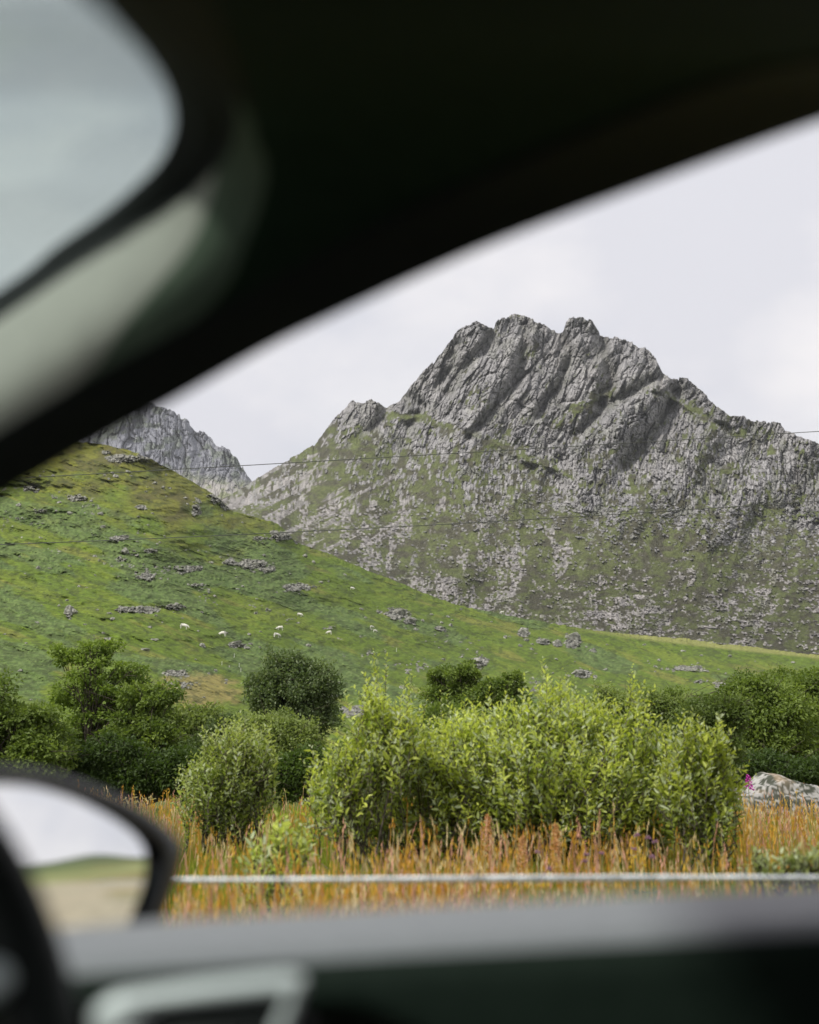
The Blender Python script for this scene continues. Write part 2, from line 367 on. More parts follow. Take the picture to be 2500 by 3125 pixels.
def far_disp(X, Y, SS, SIL):
    wx = (fbm(X / 90, Y / 90, 3, 5) - 0.5) * 50
    rock_low = sstep(0, 1, (Y - (1385 + (X - 250) * 0.12)) / 60.0)
    b1, r1, c1 = blocks(X + wx, Y, 42, 3.2, 0.10, 24, 11)
    b2, r2, c2 = blocks(X + wx, Y, 18, 3.2, 0.12, 15, 12)
    b3, r3, c3 = blocks(X + wx, Y, 8, 2.6, 0.10, 9, 13)
    d = (fbm(X / 120, Y / 240, 3, 14) - .5) * 160 + (b1 + b2) * (1 - .65 * rock_low) + b3
    c = lerp((0.165, 0.17, 0.195), (0.235, 0.24, 0.265), r3[0])
    c = lerp(c, (0.11, 0.135, 0.08), 0.6 * sstep(0.5, 0.62, fbm(X / 30, Y / 22, 4, 15)))
    sc = lerp((0.33, 0.315, 0.29), (0.21, 0.225, 0.13), sstep(0.42, 0.62, fbm(X / 22, Y / 14, 4, 16)))
    c = lerp(c, sc, rock_low * (0.45 + 0.55 * sstep(.35, .6, fbm(X / 40, Y / 60, 3, 18))))
    return d * sstep(0, .08, SS), c
terrain('far_mountain', cols(-1200, 1500, 100, 900, 2.4), 220, far_sil, lambda p: np.full_like(p, 1700.0), lambda p: p * 0 + 1900, lambda p: p * 0 + 2500, 0.8, far_disp, None,
        lambda px: jag_m(px + 5000) * 2.0, M_mtn, None)

# green hillside ------------------------------------------------
OUT = [ # rocky outcrops: px, py, rx, ry, strength
 (370,1398,55,14,1),(325,1380,20,8,.8),(440,1392,22,16,1),(690,1540,20,20,1),(600,1555,14,28,.9),(660,1520,25,18,.9),(870,1635,40,16,1),(840,1625,30,10,.8),(905,1650,10,12,1),(790,1640,30,9,.6),(560,1430,35,10,.5),(510,1490,50,12,.5),
 (430,1548,18,8,.7),(380,1680,14,10,.9),(460,1680,30,9,.8),(360,1640,25,7,.8),(420,1695,12,6,.7),(600,1735,30,12,.8),(410,1860,70,12,1),(530,1850,28,10,1),(700,1715,20,9,.7),(770,1720,40,12,1),(820,1738,24,8,1),(600,1785,30,8,.7),(450,1760,25,10,.6),
 (210,1868,14,22,1),(330,1950,20,7,.8),(1215,1875,45,18,1),(1250,1895,30,12,.9),(1160,1868,14,8,.6),(1340,1918,16,10,.9),(1598,1932,20,14,1),(1660,1958,26,13,1),(1750,1958,30,22,1),(1700,1964,18,12,1),(1740,1940,30,10,.7),
 (1460,2022,32,18,1),(1780,2058,30,12,.9),(2090,2040,70,12,.7),(2200,2090,25,12,.8),(2290,2095,22,14,1),(2130,2080,40,10,.6),(1400,1860,25,6,.5),(150,1740,40,6,.4),(720,1968,35,10,1),(860,2010,10,5,.6),(540,2055,50,12,.7),(560,2090,60,16,.5),(900,1790,60,10,.5),
 (1080,2170,50,18,.8),(1020,2120,20,12,.6),(2200,1960,60,8,.6),(2330,1955,80,16,.9),(2440,1970,30,20,.9),(600,1520,10,10,.5),(100,1490,30,12,.5),(120,1560,50,10,.6),(240,1520,30,8,.6)]
def hill_disp(X, Y, SS, SIL):
    # sizes follow the distance (photo pixels shrink towards the crest)
    dist = 55 + (hill_y1(X[0])[None] - 55) * SS ** 1.25
    mpp = KPX * dist                        # metres per photo pixel
    u = X * 0.9; v = (Y - 1200) * 1.0
    sl_x = (X - .55 * (Y - 1500))
    flow0 = Y - .30 * X
    wavy = (fbm(X / 260, Y / 60, 4, 201) - .5)
    d = wavy * 34 * SS * (1 - SS * .3) + ((fbm(X / 150, flow0 / 34, 3, 202) - .5) * 9 + (fbm(X / 40, flow0 / 15, 3, 209) - .5) * 3.6) * (.25 + SS)
    flow = Y - 0.33 * X
    m1 = fbm(X / 260 + 3, flow / 64, 3, 203)       # bracken
    brk = sstep(0.46, 0.54, m1 + 0.13 * (fbm(X / 26, flow / 9, 3, 204) - .5))
    brk = brk * sstep(2200, 2120, Y + 0 * X)
    wn = fbm(X / 90, Y / 50, 4, 229) - .5
    top_l = sstep(1600, 1420, Y - (X - 300) * .28 + 260 * wn) * sstep(900, 480, X + 420 * wn)
    brk = brk * (1 - .85 * sstep(.25, .75, top_l))
    rk = np.zeros_like(X)
    for (a, b, rx, ry, st) in OUT:
        rk = np.maximum(rk, st * np.exp(-(((X - a) / rx) ** 2 + ((Y - b) / ry) ** 2)))
    scat = fbm(X / 90, Y / 30, 3, 210)
    w, rr, dx, dy, f1 = None, None, None, None, None
    b3, r3, c3 = blocks(X, Y, 11, .8, .15, 1.0, 31)
    b4, r4, c4 = blocks(X, Y, 6, .7, .1, 1.0, 32)
    mid = np.exp(-((Y - (1650 + .35 * (X - 300))) / 130.0) ** 2)
    thr = rk * 1.25 + 0.42 * sstep(.46, .68, scat) * (0.45 + .8 * mid)
    rock = sstep(-.03, .03, thr - 0.20 - 0.85 * (0.38 * r3[0] + .27 * r4[0] + .35 * fbm(X / 16, Y / 9, 3, 33)))
    d += (brk * (vnoise(X / 6.5, Y / 4.2, 205) * 1.7 + vnoise(X / 13.0, Y / 7, 206) * 1.4) + (1 - brk) * (.35 * vnoise(X / 8, Y / 3, 207) + 1.1 * fbm(X / 30, Y / 10, 4, 208))) * mpp * 9
    d -= mpp * 10 * sstep(.90, .985, 1 - np.abs(2 * fbm((X + 30 * wn) / 130, flow / 20, 4, 231) - 1))
    d += rock * (mpp * 22 + b3 * mpp * 34 + b4 * mpp * 20)
    g = lerp((0.085, 0.128, 0.015), (0.108, 0.145, 0.018), sstep(.45, .68, .6 * fbm(X / 170, flow / 36, 4, 220) + .4 * fbm(X / 40, flow / 11, 3, 228)))
    g = lerp(g, (0.18, 0.155, 0.045), .4 * sstep(.6, .74, fbm(X / 120, flow / 24, 4, 221)))
    g = g * (0.80 + .60 * fbm(X / 9, Y / 4, 3, 223))[..., None]
    bc = lerp((0.048, 0.086, 0.020), (0.140, 0.195, 0.062), vnoise(X / 6.5, Y / 4.2, 205) * .65 + .35 * fbm(X / 40, Y / 16, 2, 225))
    col = lerp(g, bc, brk * .92)
    ol = lerp((0.15, 0.15, 0.025), (0.095, 0.085, 0.03), sstep(.45, .65, fbm(X / 40, Y / 22, 4, 226)))
    col = lerp(col, ol, .85 * top_l)
    tan = np.exp(-(((X - 600) / 150) ** 2 + ((Y - 2110) / 60) ** 2))
    col = lerp(col, np.array((0.24, 0.19, 0.07)), .75 * sstep(.3, .6, tan * (0.5 + fbm(X / 30, Y / 16, 3, 227))))
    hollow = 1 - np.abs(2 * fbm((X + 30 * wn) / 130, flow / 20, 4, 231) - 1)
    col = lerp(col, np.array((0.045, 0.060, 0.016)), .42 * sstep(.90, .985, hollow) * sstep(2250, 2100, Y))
    dk = sstep(.60, .68, fbm(X / 17, Y / 8, 4, 233) + .05 * brk + .12 * (fbm(X / 160, Y / 60, 2, 234) - .5))  # dark flecks: heather and juniper, with rock shadow painted in as colour
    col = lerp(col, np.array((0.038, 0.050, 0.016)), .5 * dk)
    pale = np.exp(-(((X - 2300 - (Y - 1960) * 4) / 420) ** 2 + ((Y - 1955 - (X - 2100) * .09) / 22) ** 2))
    col = lerp(col, np.array((0.23, 0.235, 0.075)), .85 * sstep(.35, .7, pale))
    rc = lerp((0.12, 0.122, 0.10), (0.30, 0.295, 0.26), r4[1])
    rc = rc * (0.6 + .4 * np.minimum(c3, c4))[..., None]
    col = lerp(col, rc, rock)
    d = d * sstep(0, .03, SS)
    return d, col
hill_y1 = prof([(-3000, 600), (-300, 420), (500, 470), (1000, 560), (1900, 700), (2500, 720), (6000, 720)])
hill_base = lambda p: np.full_like(p, 2442.0)
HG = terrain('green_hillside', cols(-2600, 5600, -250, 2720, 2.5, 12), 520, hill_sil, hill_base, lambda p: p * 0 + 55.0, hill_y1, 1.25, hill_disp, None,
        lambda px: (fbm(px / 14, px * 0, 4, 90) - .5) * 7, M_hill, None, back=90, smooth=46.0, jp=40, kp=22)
def hill_point(px, py):
    """a point on the built hillside that the photo pixel looks at"""
    j = int(np.argmin(abs(HG[0][0] - px)))
    i = int(np.argmin(abs(HG[1][:, j] - py)))
    return Vector((float(HG[2][i, j]), float(HG[3][i, j]), float(HG[4][i, j])))

# ground sheet with low surrounding hills -------------------------------
rr_ = np.concatenate([[0], np.geomspace(3, 6000, 110)]); aa_ = np.linspace(0, 2 * np.pi, 240, endpoint=False)
AA, RR = np.meshgrid(aa_, rr_)
GX = RR * np.cos(AA); GY = RR * np.sin(AA)
fr = sstep(0.2, -0.1, np.sin(AA) - 0.35)      # everywhere but ahead
GZ = -0.02 + fr * sstep(250, 1500, RR) * (10 + 42 * fbm(GX / 600, GY / 600, 4, 301)) - (RR > 2500) * 60 * sstep(2500, 6000, RR)
GZ = np.where(fr < .02, -0.02 - sstep(52, 300, RR) * 6, GZ)
gc = lerp((0.10, 0.115, 0.03), (0.19, 0.165, 0.06), sstep(.4, .6, fbm(GX / 9, GY / 9, 4, 302)))
gc = lerp(gc, (0.13, 0.16, 0.05), sstep(.45, .6, fbm(GX / 130, GY / 130, 4, 303)) * sstep(60, 200, RR))
gc = lerp(gc, (0.36, 0.32, 0.24), .8 * sstep(7, 11, GX) * sstep(26, 14, GY) * sstep(.3, .5, fbm(GX / 14, GY / 5, 3, 305) + .1))
gc = lerp(gc, (0.28, 0.30, 0.13), .7 * sstep(9, 14, GX) * sstep(25, 60, RR) * sstep(500, 300, RR) * sstep(.35, .6, fbm(GX / 50, GY / 50, 3, 306)))
gc = lerp(gc, (0.05, 0.075, 0.025), sstep(500, 900, RR))
tag(mesh_np('ground', np.stack([GX, GY, GZ], -1).reshape(-1, 3), grid_faces(len(rr_), len(aa_), True), M_ground, gc.reshape(-1, 3), smooth=True), kind='structure')
# lay-by surface under the car
M_road = mat_noise('gravel_tarmac', (0.20, 0.18, 0.16), (0.36, 0.33, 0.29), 3, 0.9, 0.2, 0.6, 60)
V = []; xs = np.linspace(-60, 160, 60); ys = np.linspace(-7, 1.9, 8)
XX, YY = np.meshgrid(xs, ys); YY = YY + (YY > 1.8) * (fbm(XX / 2, XX * 0, 3, 310) - .5) * .8
tag(mesh_np('road', np.stack([XX, YY, 0.012 + 0 * XX], -1).reshape(-1, 3), grid_faces(8, 60), M_road), kind='structure')
#PART2
# ------------------------------------------------------------------ boulders and outcrop stones on the hill
def rock_mesh(seed, n=20, flat=0.6, facets=9):
    """angular stone: a sphere cut by random planes"""
    g = np.random.default_rng(seed)
    th = np.linspace(0, np.pi, n); ph = np.linspace(0, 2 * np.pi, 2 * n, endpoint=False)
    T, Q = np.meshgrid(th, ph, indexing='ij')
    D = np.stack([np.sin(T) * np.cos(Q), np.sin(T) * np.sin(Q), np.cos(T)], -1)
    rr = np.full(T.shape, 1.0)
    for k in range(facets * 2):
        nn = g.normal(size=3); nn /= np.linalg.norm(nn); h = g.uniform(.55, .9)
        c = D @ nn; rr = np.where(c > 0.05, np.minimum(rr, h / np.maximum(c, .05)), rr)
    nz = fbm(D[..., 0] * 3 + 9 + seed, D[..., 1] * 3 + D[..., 2] * 2.3 + 9, 4, seed)
    rr = rr * (0.9 + .2 * nz)
    V = D * rr[..., None] * np.array([1, .75, flat]); V[..., 2] -= V[..., 2].min() * 0.55
    c = lerp((0.13, 0.13, 0.115), (0.34, 0.335, 0.30), sstep(.3, .7, nz))
    c = lerp(c, (0.10, 0.12, 0.04), .6 * sstep(.6, .75, fbm(D[..., 0] * 4 + 5, D[..., 1] * 4 + D[..., 2] * 4 + 5, 3, seed + 9)))
    return V.reshape(-1, 3), grid_faces(n, 2 * n, True), c.reshape(-1, 3)
BOULDER = []
def place_rock(name, px, py, wpx, hpx, seed, label, group=None, loc=None, rot=None, shared=None):
    p = hill_point(px, py) if loc is None else loc
    m = KPX * p.y
    if shared is not None and BOULDER:
        me = BOULDER[shared % len(BOULDER)].data
        o = bpy.data.objects.new(name, me); COL.objects.link(o)
    else:
        V, F, c = rock_mesh(seed)
        o = mesh_np(name, V, F, M_rock, c)
    w = wpx * m / 2
    o.location = (p.x, p.y, p.z - hpx * m * .12); o.scale = (w, w, hpx * m * .75)
    o.rotation_euler = (0, 0, rot if rot is not None else random.uniform(0, 6.28))
    tag(o, label, 'boulder', group)
    return o
KEY = [(870,2011,22,14,'small grey boulder on the hillside above the round dark tree'),
 (722,1966,44,20,'pair-sized pale boulder low on the hillside between the tall tree and round tree'),
 (752,1980,28,18,'rounded grey boulder just right of the pale boulder above the round tree'),
 (440,1985,40,14,'flat grey slab on the turf above the tall alder'),
 (372,1965,34,12,'flat brownish stone slab on turf beside the top of the tall alder'),
 (470,1955,34,14,'pale grey stone on the turf right above the tall alder'),
 (1598,1930,42,26,'upright dark grey crag block standing high on the green hillside'),
 (1655,1960,40,26,'grey cleft rock on the hillside just left of the largest outcrop'),
 (1700,1965,34,26,'squat grey rock at the foot of the largest outcrop'),
 (1752,1950,62,50,'largest grey outcrop stone on the hillside under the mountain foot'),
 (2110,2046,50,14,'long pale flat rock on the lower right hillside'),
 (2150,2050,36,12,'pale flat slab right of the long pale flat rock'),
 (2000,2036,20,14,'small pointed pale rock left of the long flat rock'),
 (2296,2098,34,30,'dark upright rock just above the right hand wood'),
 (210,1868,24,44,'tall leaning grey rock on the left of the hillside'),
 (1345,1917,22,16,'small dark square rock above the big willow'),
 (1220,1872,50,30,'jagged grey outcrop block in the middle of the hillside'),
 (1252,1894,40,24,'lower grey block of the outcrop in the middle of the hillside'),
 (150,1735,18,8,'low grey stone beside the faint path on the left hillside'),
 (1450,2022,60,28,'dark mossy rock face behind the top of the big willow'),
 (1765,2058,60,26,'rugged grey rock behind the tip of the big willow'),
 (382,1683,24,26,'upright pale rock in the upper left bracken'),
 (440,1862,30,16,'grey rock in the stony streak on the left hillside'),
 (530,1852,44,18,'broad brownish boulder right of the stony streak on the hillside'),
 (780,1722,34,16,'grey boulder at the head of the hillside boulder line'),
 (818,1738,26,14,'pale boulder at the lower end of the hillside boulder line')]
for k, (a, b, w, h, lb) in enumerate(KEY):
    BOULDER.append(place_rock('boulder', a, b, w, h, 40 + k, lb, rot=random.uniform(-.4, .4)))
g = np.random.default_rng(5)
n_sc = 0
while n_sc < 270:
    a = g.uniform(10, 2480); b = g.uniform(1420, 2150)
    if b < float(hill_sil(a)) + 22: continue
    dens = 0.25 + sum(math.exp(-(((a - o_[0]) / (o_[2] * 2.2)) ** 2 + ((b - o_[1]) / (o_[3] * 2.5)) ** 2)) for o_ in OUT)
    if g.uniform() > dens * .8: continue
    w = float(np.clip(g.lognormal(2.65, .38), 8, 30))
    place_rock('boulder', a, b, w, w * g.uniform(.5, .9), 0, 'small grey stone scattered on the green hillside turf', 'small stones scattered over the green hillside', shared=int(g.integers(0, 26)))
    n_sc += 1

# ------------------------------------------------------------------ sheep
M_wool = mat_noise('wool', (0.62, 0.60, 0.54), (0.75, 0.73, 0.68), 9, 0.95, 0.1, 0.7, 30)
M_face = mat_base('sheep_skin', (0.45, 0.42, 0.38), 0.8)
def ell(c, r, n=10, rot=0):
    th = np.linspace(0, np.pi, n); ph = np.linspace(0, 2 * np.pi, 2 * n, endpoint=False); T, Q = np.meshgrid(th, ph, indexing='ij')
    v = np.stack([np.cos(T), np.sin(T) * np.cos(Q), np.sin(T) * np.sin(Q)], -1) * np.array(r)
    cs, sn = math.cos(rot), math.sin(rot); x, z = v[..., 0] * cs + v[..., 2] * sn, -v[..., 0] * sn + v[..., 2] * cs
    v = np.stack([x, v[..., 1], z], -1)
    return v.reshape(-1, 3) + np.array(c), grid_faces(n, 2 * n, True)
def sheep_mesh():
    """one continuous skin: trunk, neck lowered to graze, head, jointed legs"""
    vs = [(-.42,0,.62),(-.15,0,.60),(.15,0,.60),(.38,0,.62),(.55,0,.52),(.68,0,.34),(.78,0,.22)]
    rs = [.20,.25,.25,.22,.13,.09,.06]
    es = [(i, i + 1) for i in range(6)]
    def chain(start, pts, rad):
        p = start
        for q, r in zip(pts, rad):
            vs.append(q); rs.append(r); es.append((p, len(vs) - 1)); p = len(vs) - 1
    for sy in (-1, 1):
        chain(3, [(.33, .12 * sy, .42), (.35, .12 * sy, .22), (.34, .12 * sy, .02)], [.08, .04, .035])
        chain(0, [(-.36, .13 * sy, .42), (-.46, .13 * sy, .24), (-.42, .13 * sy, .02)], [.10, .045, .035])
        chain(5, [(.62, .13 * sy, .38)], [.025])
    chain(0, [(-.60, 0, .52)], [.05])
    me = bpy.data.meshes.new('sheep'); me.from_pydata(vs, es, [])
    o = bpy.data.objects.new('sheep', me); COL.objects.link(o)
    m = o.modifiers.new('skin', 'SKIN')
    for i, r in enumerate(rs): me.skin_vertices[0].data[i].radius = (r, r)
    me.skin_vertices[0].data[1].use_root = True
    o.modifiers.new('sub', 'SUBSURF').levels = 2; o.modifiers['sub'].render_levels = 2
    dg = bpy.context.evaluated_depsgraph_get(); dg.update()
    m2 = bpy.data.meshes.new_from_object(o.evaluated_get(dg))
    bpy.data.objects.remove(o)
    for p in m2.polygons: p.use_smooth = True
    m2.materials.clear(); m2.materials.append(M_wool)
    return m2
sm = sheep_mesh(); sm.name = 'sheep'
SH = [(914,1883,'white sheep highest on the slope above the round dark tree'),(855,1925,'white sheep grazing alone just above two boulders and the round tree'),(846,1946,'white sheep lowest of the pair above the round dark tree'),
 (1005,1938,'white sheep grazing to the right of the round tree top'),(1135,1918,'white sheep uppermost of the pair by the grey slabs'),(1145,1930,'white sheep lowermost of the pair by the grey slabs'),
 (562,1922,'white sheep on the slope between the tall alder and the round tree'),(679,1943,'white sheep directly above the pale boulder near the round tree'),(1075,1800,'white sheep far up the middle of the hillside'),(1532,1868,'white sheep close under the hill crest on the right')]
for a, b, lb in SH:
    o = bpy.data.objects.new('sheep', sm); COL.objects.link(o); p = hill_point(a, b); o.location = p - Vector((0, 0.3, .02))
    o.rotation_euler = (0, 0, random.choice([0, math.pi]) + random.uniform(-.5, .5)); f = KPX * p.y * 14 / 1.3; o.scale = (f, f, f) if f > 1 else (1.25, 1.25, 1.25)
    tag(o, lb, 'sheep', 'sheep grazing on the green hillside')

# young tree guards
M_guard = mat_base('tree_guard_plastic', (0.55, 0.56, 0.50), 0.5)
for a, b, lb in [(677,2031,'pale tree guard tube left of the cluster below the pale boulder'),(729,2036,'pale tree guard tube uppermost of the cluster left of the round tree'),(735,2051,'pale tree guard tube lowest of the cluster left of the round tree'),(780,2059,'pale tree guard tube close beside the round dark tree'),(714,2008,'pale tree guard tube just below the pale boulder'),(1210,1990,'pale tree guard tube in the bracken left of the big willow tip')]:
    p = hill_point(a, b); V, F = tube([(0, 0, -.1), (0.01, 0, .6), (0.03, .01, 1.25)], [.07, .068, .066], 8)
    o = mesh_np('tree_guard', V, F, M_guard); o.location = p; f = KPX * p.y * 13 / 1.25; o.scale = (f, f, f)
    tag(o, lb, 'tree guard', 'tree guard tubes on the lower hillside')

# two standing stones on the summit
p0 = P(1567, 966, 1225)
for k, (dx, h, w, lb) in enumerate([(-2.2, 5.2, 1.7, 'squat standing stone, left of two on the mountain summit'), (1.2, 6.8, 1.1, 'tall thin standing stone, right of two on the mountain summit')]):
    V, F, c = rock_mesh(200 + k, 10, 1.0); V[:, 0] *= w; V[:, 1] *= w; V[:, 2] *= h * .6
    o = mesh_np('standing_stone', V, F, M_rock, c); o.location = p0 + Vector((dx, 0, -2.0)); tag(o, lb, 'standing stone')

# ------------------------------------------------------------------ leaves, trees
def unit(v): return v / (np.linalg.norm(v, axis=-1, keepdims=True) + 1e-9)
def leaves(Pt, A, Nr, Ln, Wd, col, six=False):
    """folded leaf blades: Pt base, A axis, Nr rough normal"""
    n = len(Pt); A = unit(A); B = unit(np.cross(A, Nr)); Nn = np.cross(B, A)
    Ln = np.broadcast_to(Ln, n)[:, None]; Wd = np.broadcast_to(Wd, n)[:, None]
    if six:
        sag = -0.10 * Ln * Nn
        pts = [Pt, Pt + A * Ln * .3 + B * Wd * .5 + Nn * Wd * .18, Pt + A * Ln * .68 + B * Wd * .4 + Nn * Wd * .12 + sag * .4, Pt + A * Ln + sag,
               Pt + A * Ln * .68 - B * Wd * .4 + Nn * Wd * .12 + sag * .4, Pt + A * Ln * .3 - B * Wd * .5 + Nn * Wd * .18]
        i = np.arange(n)[:, None] * 6
        F = np.concatenate([i + np.array([[0, 1, 2, 3]]), i + np.array([[0, 3, 4, 5]])]); k = 6
    else:
        pts = [Pt, Pt + A * Ln * .5 + B * Wd * .5 + Nn * Wd * .15, Pt + A * Ln, Pt + A * Ln * .5 - B * Wd * .5 + Nn * Wd * .15]
        i = np.arange(n)[:, None] * 4
        F = np.concatenate([i + np.array([[0, 1, 2]]), i + np.array([[0, 2, 3]])]); k = 4
    V = np.stack(pts, 1).reshape(-1, 3)
    return V, F, np.repeat(col, k, 0)
def bez(a, b, c, n=8):
    t = np.linspace(0, 1, n)[:, None]; return (1 - t) ** 2 * np.array(a) + 2 * t * (1 - t) * np.array(b) + t ** 2 * np.array(c)

def tree(name, label, group, bpx, d, lobes, nleaf, lsize, c_lo, c_hi, trunk=0.12, nclump=120, clump=0.45, seed=1, lean=0, stems=1, trunk_top=None, cat='tree', flat=.6, ground=0.0, fill=0.4, bright=None, yoff=0.0):
    """lobes: list of photo-pixel ellipses (px,py,rx,ry[,weight]) at distance d, given real depth"""
    g = np.random.default_rng(seed)
    m = KPX * d
    base = np.array([float(ray(bpx, 2440)[0]) * d, d, ground])
    root = tag(empty(name, tuple(base)), label, cat, group)
    # lobes -> world ellipsoids
    E = []
    for lo in lobes:
        c = np.array(P(lo[0], lo[1], d)); rx, rz = lo[2] * m, lo[3] * m
        ry = rx * .85; c[1] += g.uniform(-.25, .25) * rx + yoff
        E.append((c, np.array([rx, ry, rz]), lo[4] if len(lo) > 4 else rx * rz))
    w = np.array([e[2] for e in E]); w = w / w.sum()
    idx = g.choice(len(E), nclump, p=w)
    dirs = unit(g.normal(size=(nclump, 3))); rad = g.uniform(fill, 1.0, nclump) ** .6; rad[g.uniform(size=nclump) < .12] *= 1.22
    C = np.stack([E[i][0] + dirs[k] * E[i][1] * rad[k] for k, i in enumerate(idx)])
    C[:, 2] = np.maximum(C[:, 2], ground + .15)
    cent = np.sum([e[0] * q for e, q in zip(E, w)], 0)
    top = np.array(P(*trunk_top, d)) if trunk_top else np.array([cent[0] + lean, cent[1], max(e[0][2] + e[1][2] * .5 for e in E)])
    # trunk and limbs
    mb = MB(); paths = []
    for s_ in range(stems):
        off = np.array([g.uniform(-.3, .3), g.uniform(-.2, .2), 0]) * (stems > 1) * 2
        tp = top if s_ == 0 else C[g.integers(len(C))]
        mid = (base + tp) / 2 + g.normal(size=3) * np.array([.12, .12, .05]) * (top[2] - ground) * .35
        pa = bez(base + off * .4, mid + off, tp, 12)
        r0 = trunk * (1 if s_ == 0 else .7); rr = np.linspace(r0, r0 * .12, 12); rr[0] *= 1.35
        mb.add(*tube(pa, rr, 8)); paths.append(pa)
    ncon = min(nclump, 110)
    for k in g.choice(nclump, ncon, replace=False):
        pa = paths[g.integers(len(paths))]; c = C[k]
        ok = np.where(pa[:, 2] < c[2] + .05)[0]
        j = int(ok[-1] * g.uniform(.45, .98)) if len(ok) else 0
        a = pa[j]; mid = (a + c) / 2 + np.array([0, 0, 1]) * np.linalg.norm(c - a) * g.uniform(-.02, .18) + g.normal(size=3) * .06 * np.linalg.norm(c - a)
        q = bez(a, mid, c, 7); r0 = trunk * .34 * (1 - j / 14)
        mb.add(*tube(q, np.linspace(r0, .006 + r0 * .12, 7), 5))
        for _ in range(2):
            e = c + g.normal(size=3) * clump * np.array([1, 1, .6])
            mb.add(*tube(bez(q[4], (q[4] + e) / 2 + [0, 0, .03], e, 4), np.linspace(r0 * .35 + .004, .004, 4), 4))
    mb.build('trunk', M_bark, root, origin=base)
    root.children[-1].location = (0, 0, 0)
    # leaves in clumps; every clump has its own tone
    per = g.integers(0, nclump, nleaf)
    cs = clump * g.uniform(.55, 1.25, nclump)
    u = unit(g.normal(size=(nleaf, 3))) * (g.uniform(0, 1, nleaf) ** .45)[:, None]
    Pt = C[per] + u * cs[per][:, None] * np.array([1, 1, flat]); Pt[:, 2] = np.maximum(Pt[:, 2], ground + .03)
    A = unit(u + g.normal(size=u.shape) * .7 + [0, 0, -.15]); Nr = unit(np.array([0, 0, 1.0]) + g.normal(size=u.shape) * .75)
    tone = np.clip(g.normal(.5, .22, nclump)[per] * .6 + g.normal(.5, .25, nleaf) * .4, 0, 1)
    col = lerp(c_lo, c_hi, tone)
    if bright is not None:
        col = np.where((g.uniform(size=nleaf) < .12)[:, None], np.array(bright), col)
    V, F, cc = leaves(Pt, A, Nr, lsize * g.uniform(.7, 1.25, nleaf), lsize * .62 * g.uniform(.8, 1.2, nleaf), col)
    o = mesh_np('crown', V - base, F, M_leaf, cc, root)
    return root

DK1, DK2 = (0.065, 0.11, 0.022), (0.15, 0.215, 0.042)
MD1, MD2 = (0.10, 0.155, 0.03), (0.24, 0.315, 0.065)
PL1, PL2 = (0.16, 0.215, 0.06), (0.32, 0.38, 0.13)
GB = 'trees and tall bushes at the far side of the meadow'
tree('alder_tree', 'tall open dark alder with visible trunk, left of the meadow', GB, 275, 36,
     [(270,2060,100,110),(290,1985,55,45),(185,2000,45,28),(380,2060,60,50),(210,2120,70,60),(320,2160,100,90),(260,2260,120,100),(350,2300,100,80),(440,2110,45,30),(160,1985,30,18),(330,1965,20,26),(430,2200,60,60)],
     21000, .105, (0.10, 0.16, 0.03), (0.27, 0.36, 0.07), .12, 280, .22, 3, trunk_top=(280, 1990), flat=.6, fill=.02, yoff=.40)
tree('small_tree', 'slim dark leafy tree standing just right of the tall alder', GB, 425, 35,
     [(430,2140,60,40),(480,2130,55,30),(420,2220,60,60),(470,2250,70,60),(440,2340,90,60),(520,2120,22,18)], 14000, .11, DK1, MD2, .07, 95, .36, 4, trunk_top=(428, 2110), flat=.5)
tree('dark_bush', 'dense dark rounded bush at the left edge above the mirror', GB, 60, 30,
     [(40,2260,120,130),(-80,2230,120,140),(130,2300,90,110),(0,2140,40,60),(-150,2280,120,150),(120,2210,60,60)], 36000, .10, DK1, MD2, .09, 220, .36, 5, stems=4)
tree('hawthorn_bush', 'mid green rounded bush behind the slim dark tree', GB, 570, 37,
     [(570,2220,90,70),(610,2180,50,35),(540,2300,100,80),(620,2280,60,90)], 26000, .10, MD1, PL2, .08, 150, .38, 6, stems=3)
tree('dark_shrub', 'low dark shrub filling the shade under the left hand trees', GB, 380, 31,
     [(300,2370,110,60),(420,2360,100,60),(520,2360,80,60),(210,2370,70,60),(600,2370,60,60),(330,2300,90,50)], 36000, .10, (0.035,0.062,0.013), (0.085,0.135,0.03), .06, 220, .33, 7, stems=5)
tree('round_tree', 'round dense dark green tree standing alone in the middle', GB, 900, 50,
     [(880,2110,125,95),(870,2060,80,62),(940,2090,85,85),(960,2200,80,55),(820,2130,60,70),(900,2180,120,60),(790,2110,35,40)], 34000, .125, (0.06,0.098,0.034), (0.175,0.23,0.09), .14, 210, .40, 8, stems=2, bright=(.26,.31,.18), trunk_top=(900,2080), flat=.85)
tree('grey_willow_bush', 'pale grey-green domed bush in front of the round tree', GB, 840, 30,
     [(830,2240,90,70),(880,2270,80,70),(780,2250,70,60),(860,2350,110,60),(930,2290,40,50)], 42000, .075, PL1, PL2, .06, 230, .28, 9, stems=5)
tree('grey_willow_bush', 'pale bush between the hawthorn bush and the domed bush', GB, 700, 33,
     [(690,2230,60,45),(720,2290,70,80),(660,2290,70,80),(620,2340,50,60)], 26000, .08, (0.06,0.095,0.028), (0.135,0.185,0.06), .05, 150, .30, 10, stems=4)
tree('dark_shrub', 'small dark round shrub right of the domed pale bush', GB, 930, 27,
     [(900,2360,60,60),(950,2350,50,60),(850,2370,40,50)], 14000, .075, DK1, MD1, .04, 90, .26, 11, stems=4)
tree('birch_tree', 'dark tree rising behind the left end of the big willow', GB, 1390, 46,
     [(1380,2070,75,45),(1340,2110,50,50),(1430,2090,40,50),(1400,2160,90,70),(1430,2035,22,30)], 15000, .11, DK1, MD2, .09, 100, .30, 12, stems=2, trunk_top=(1400,2040))
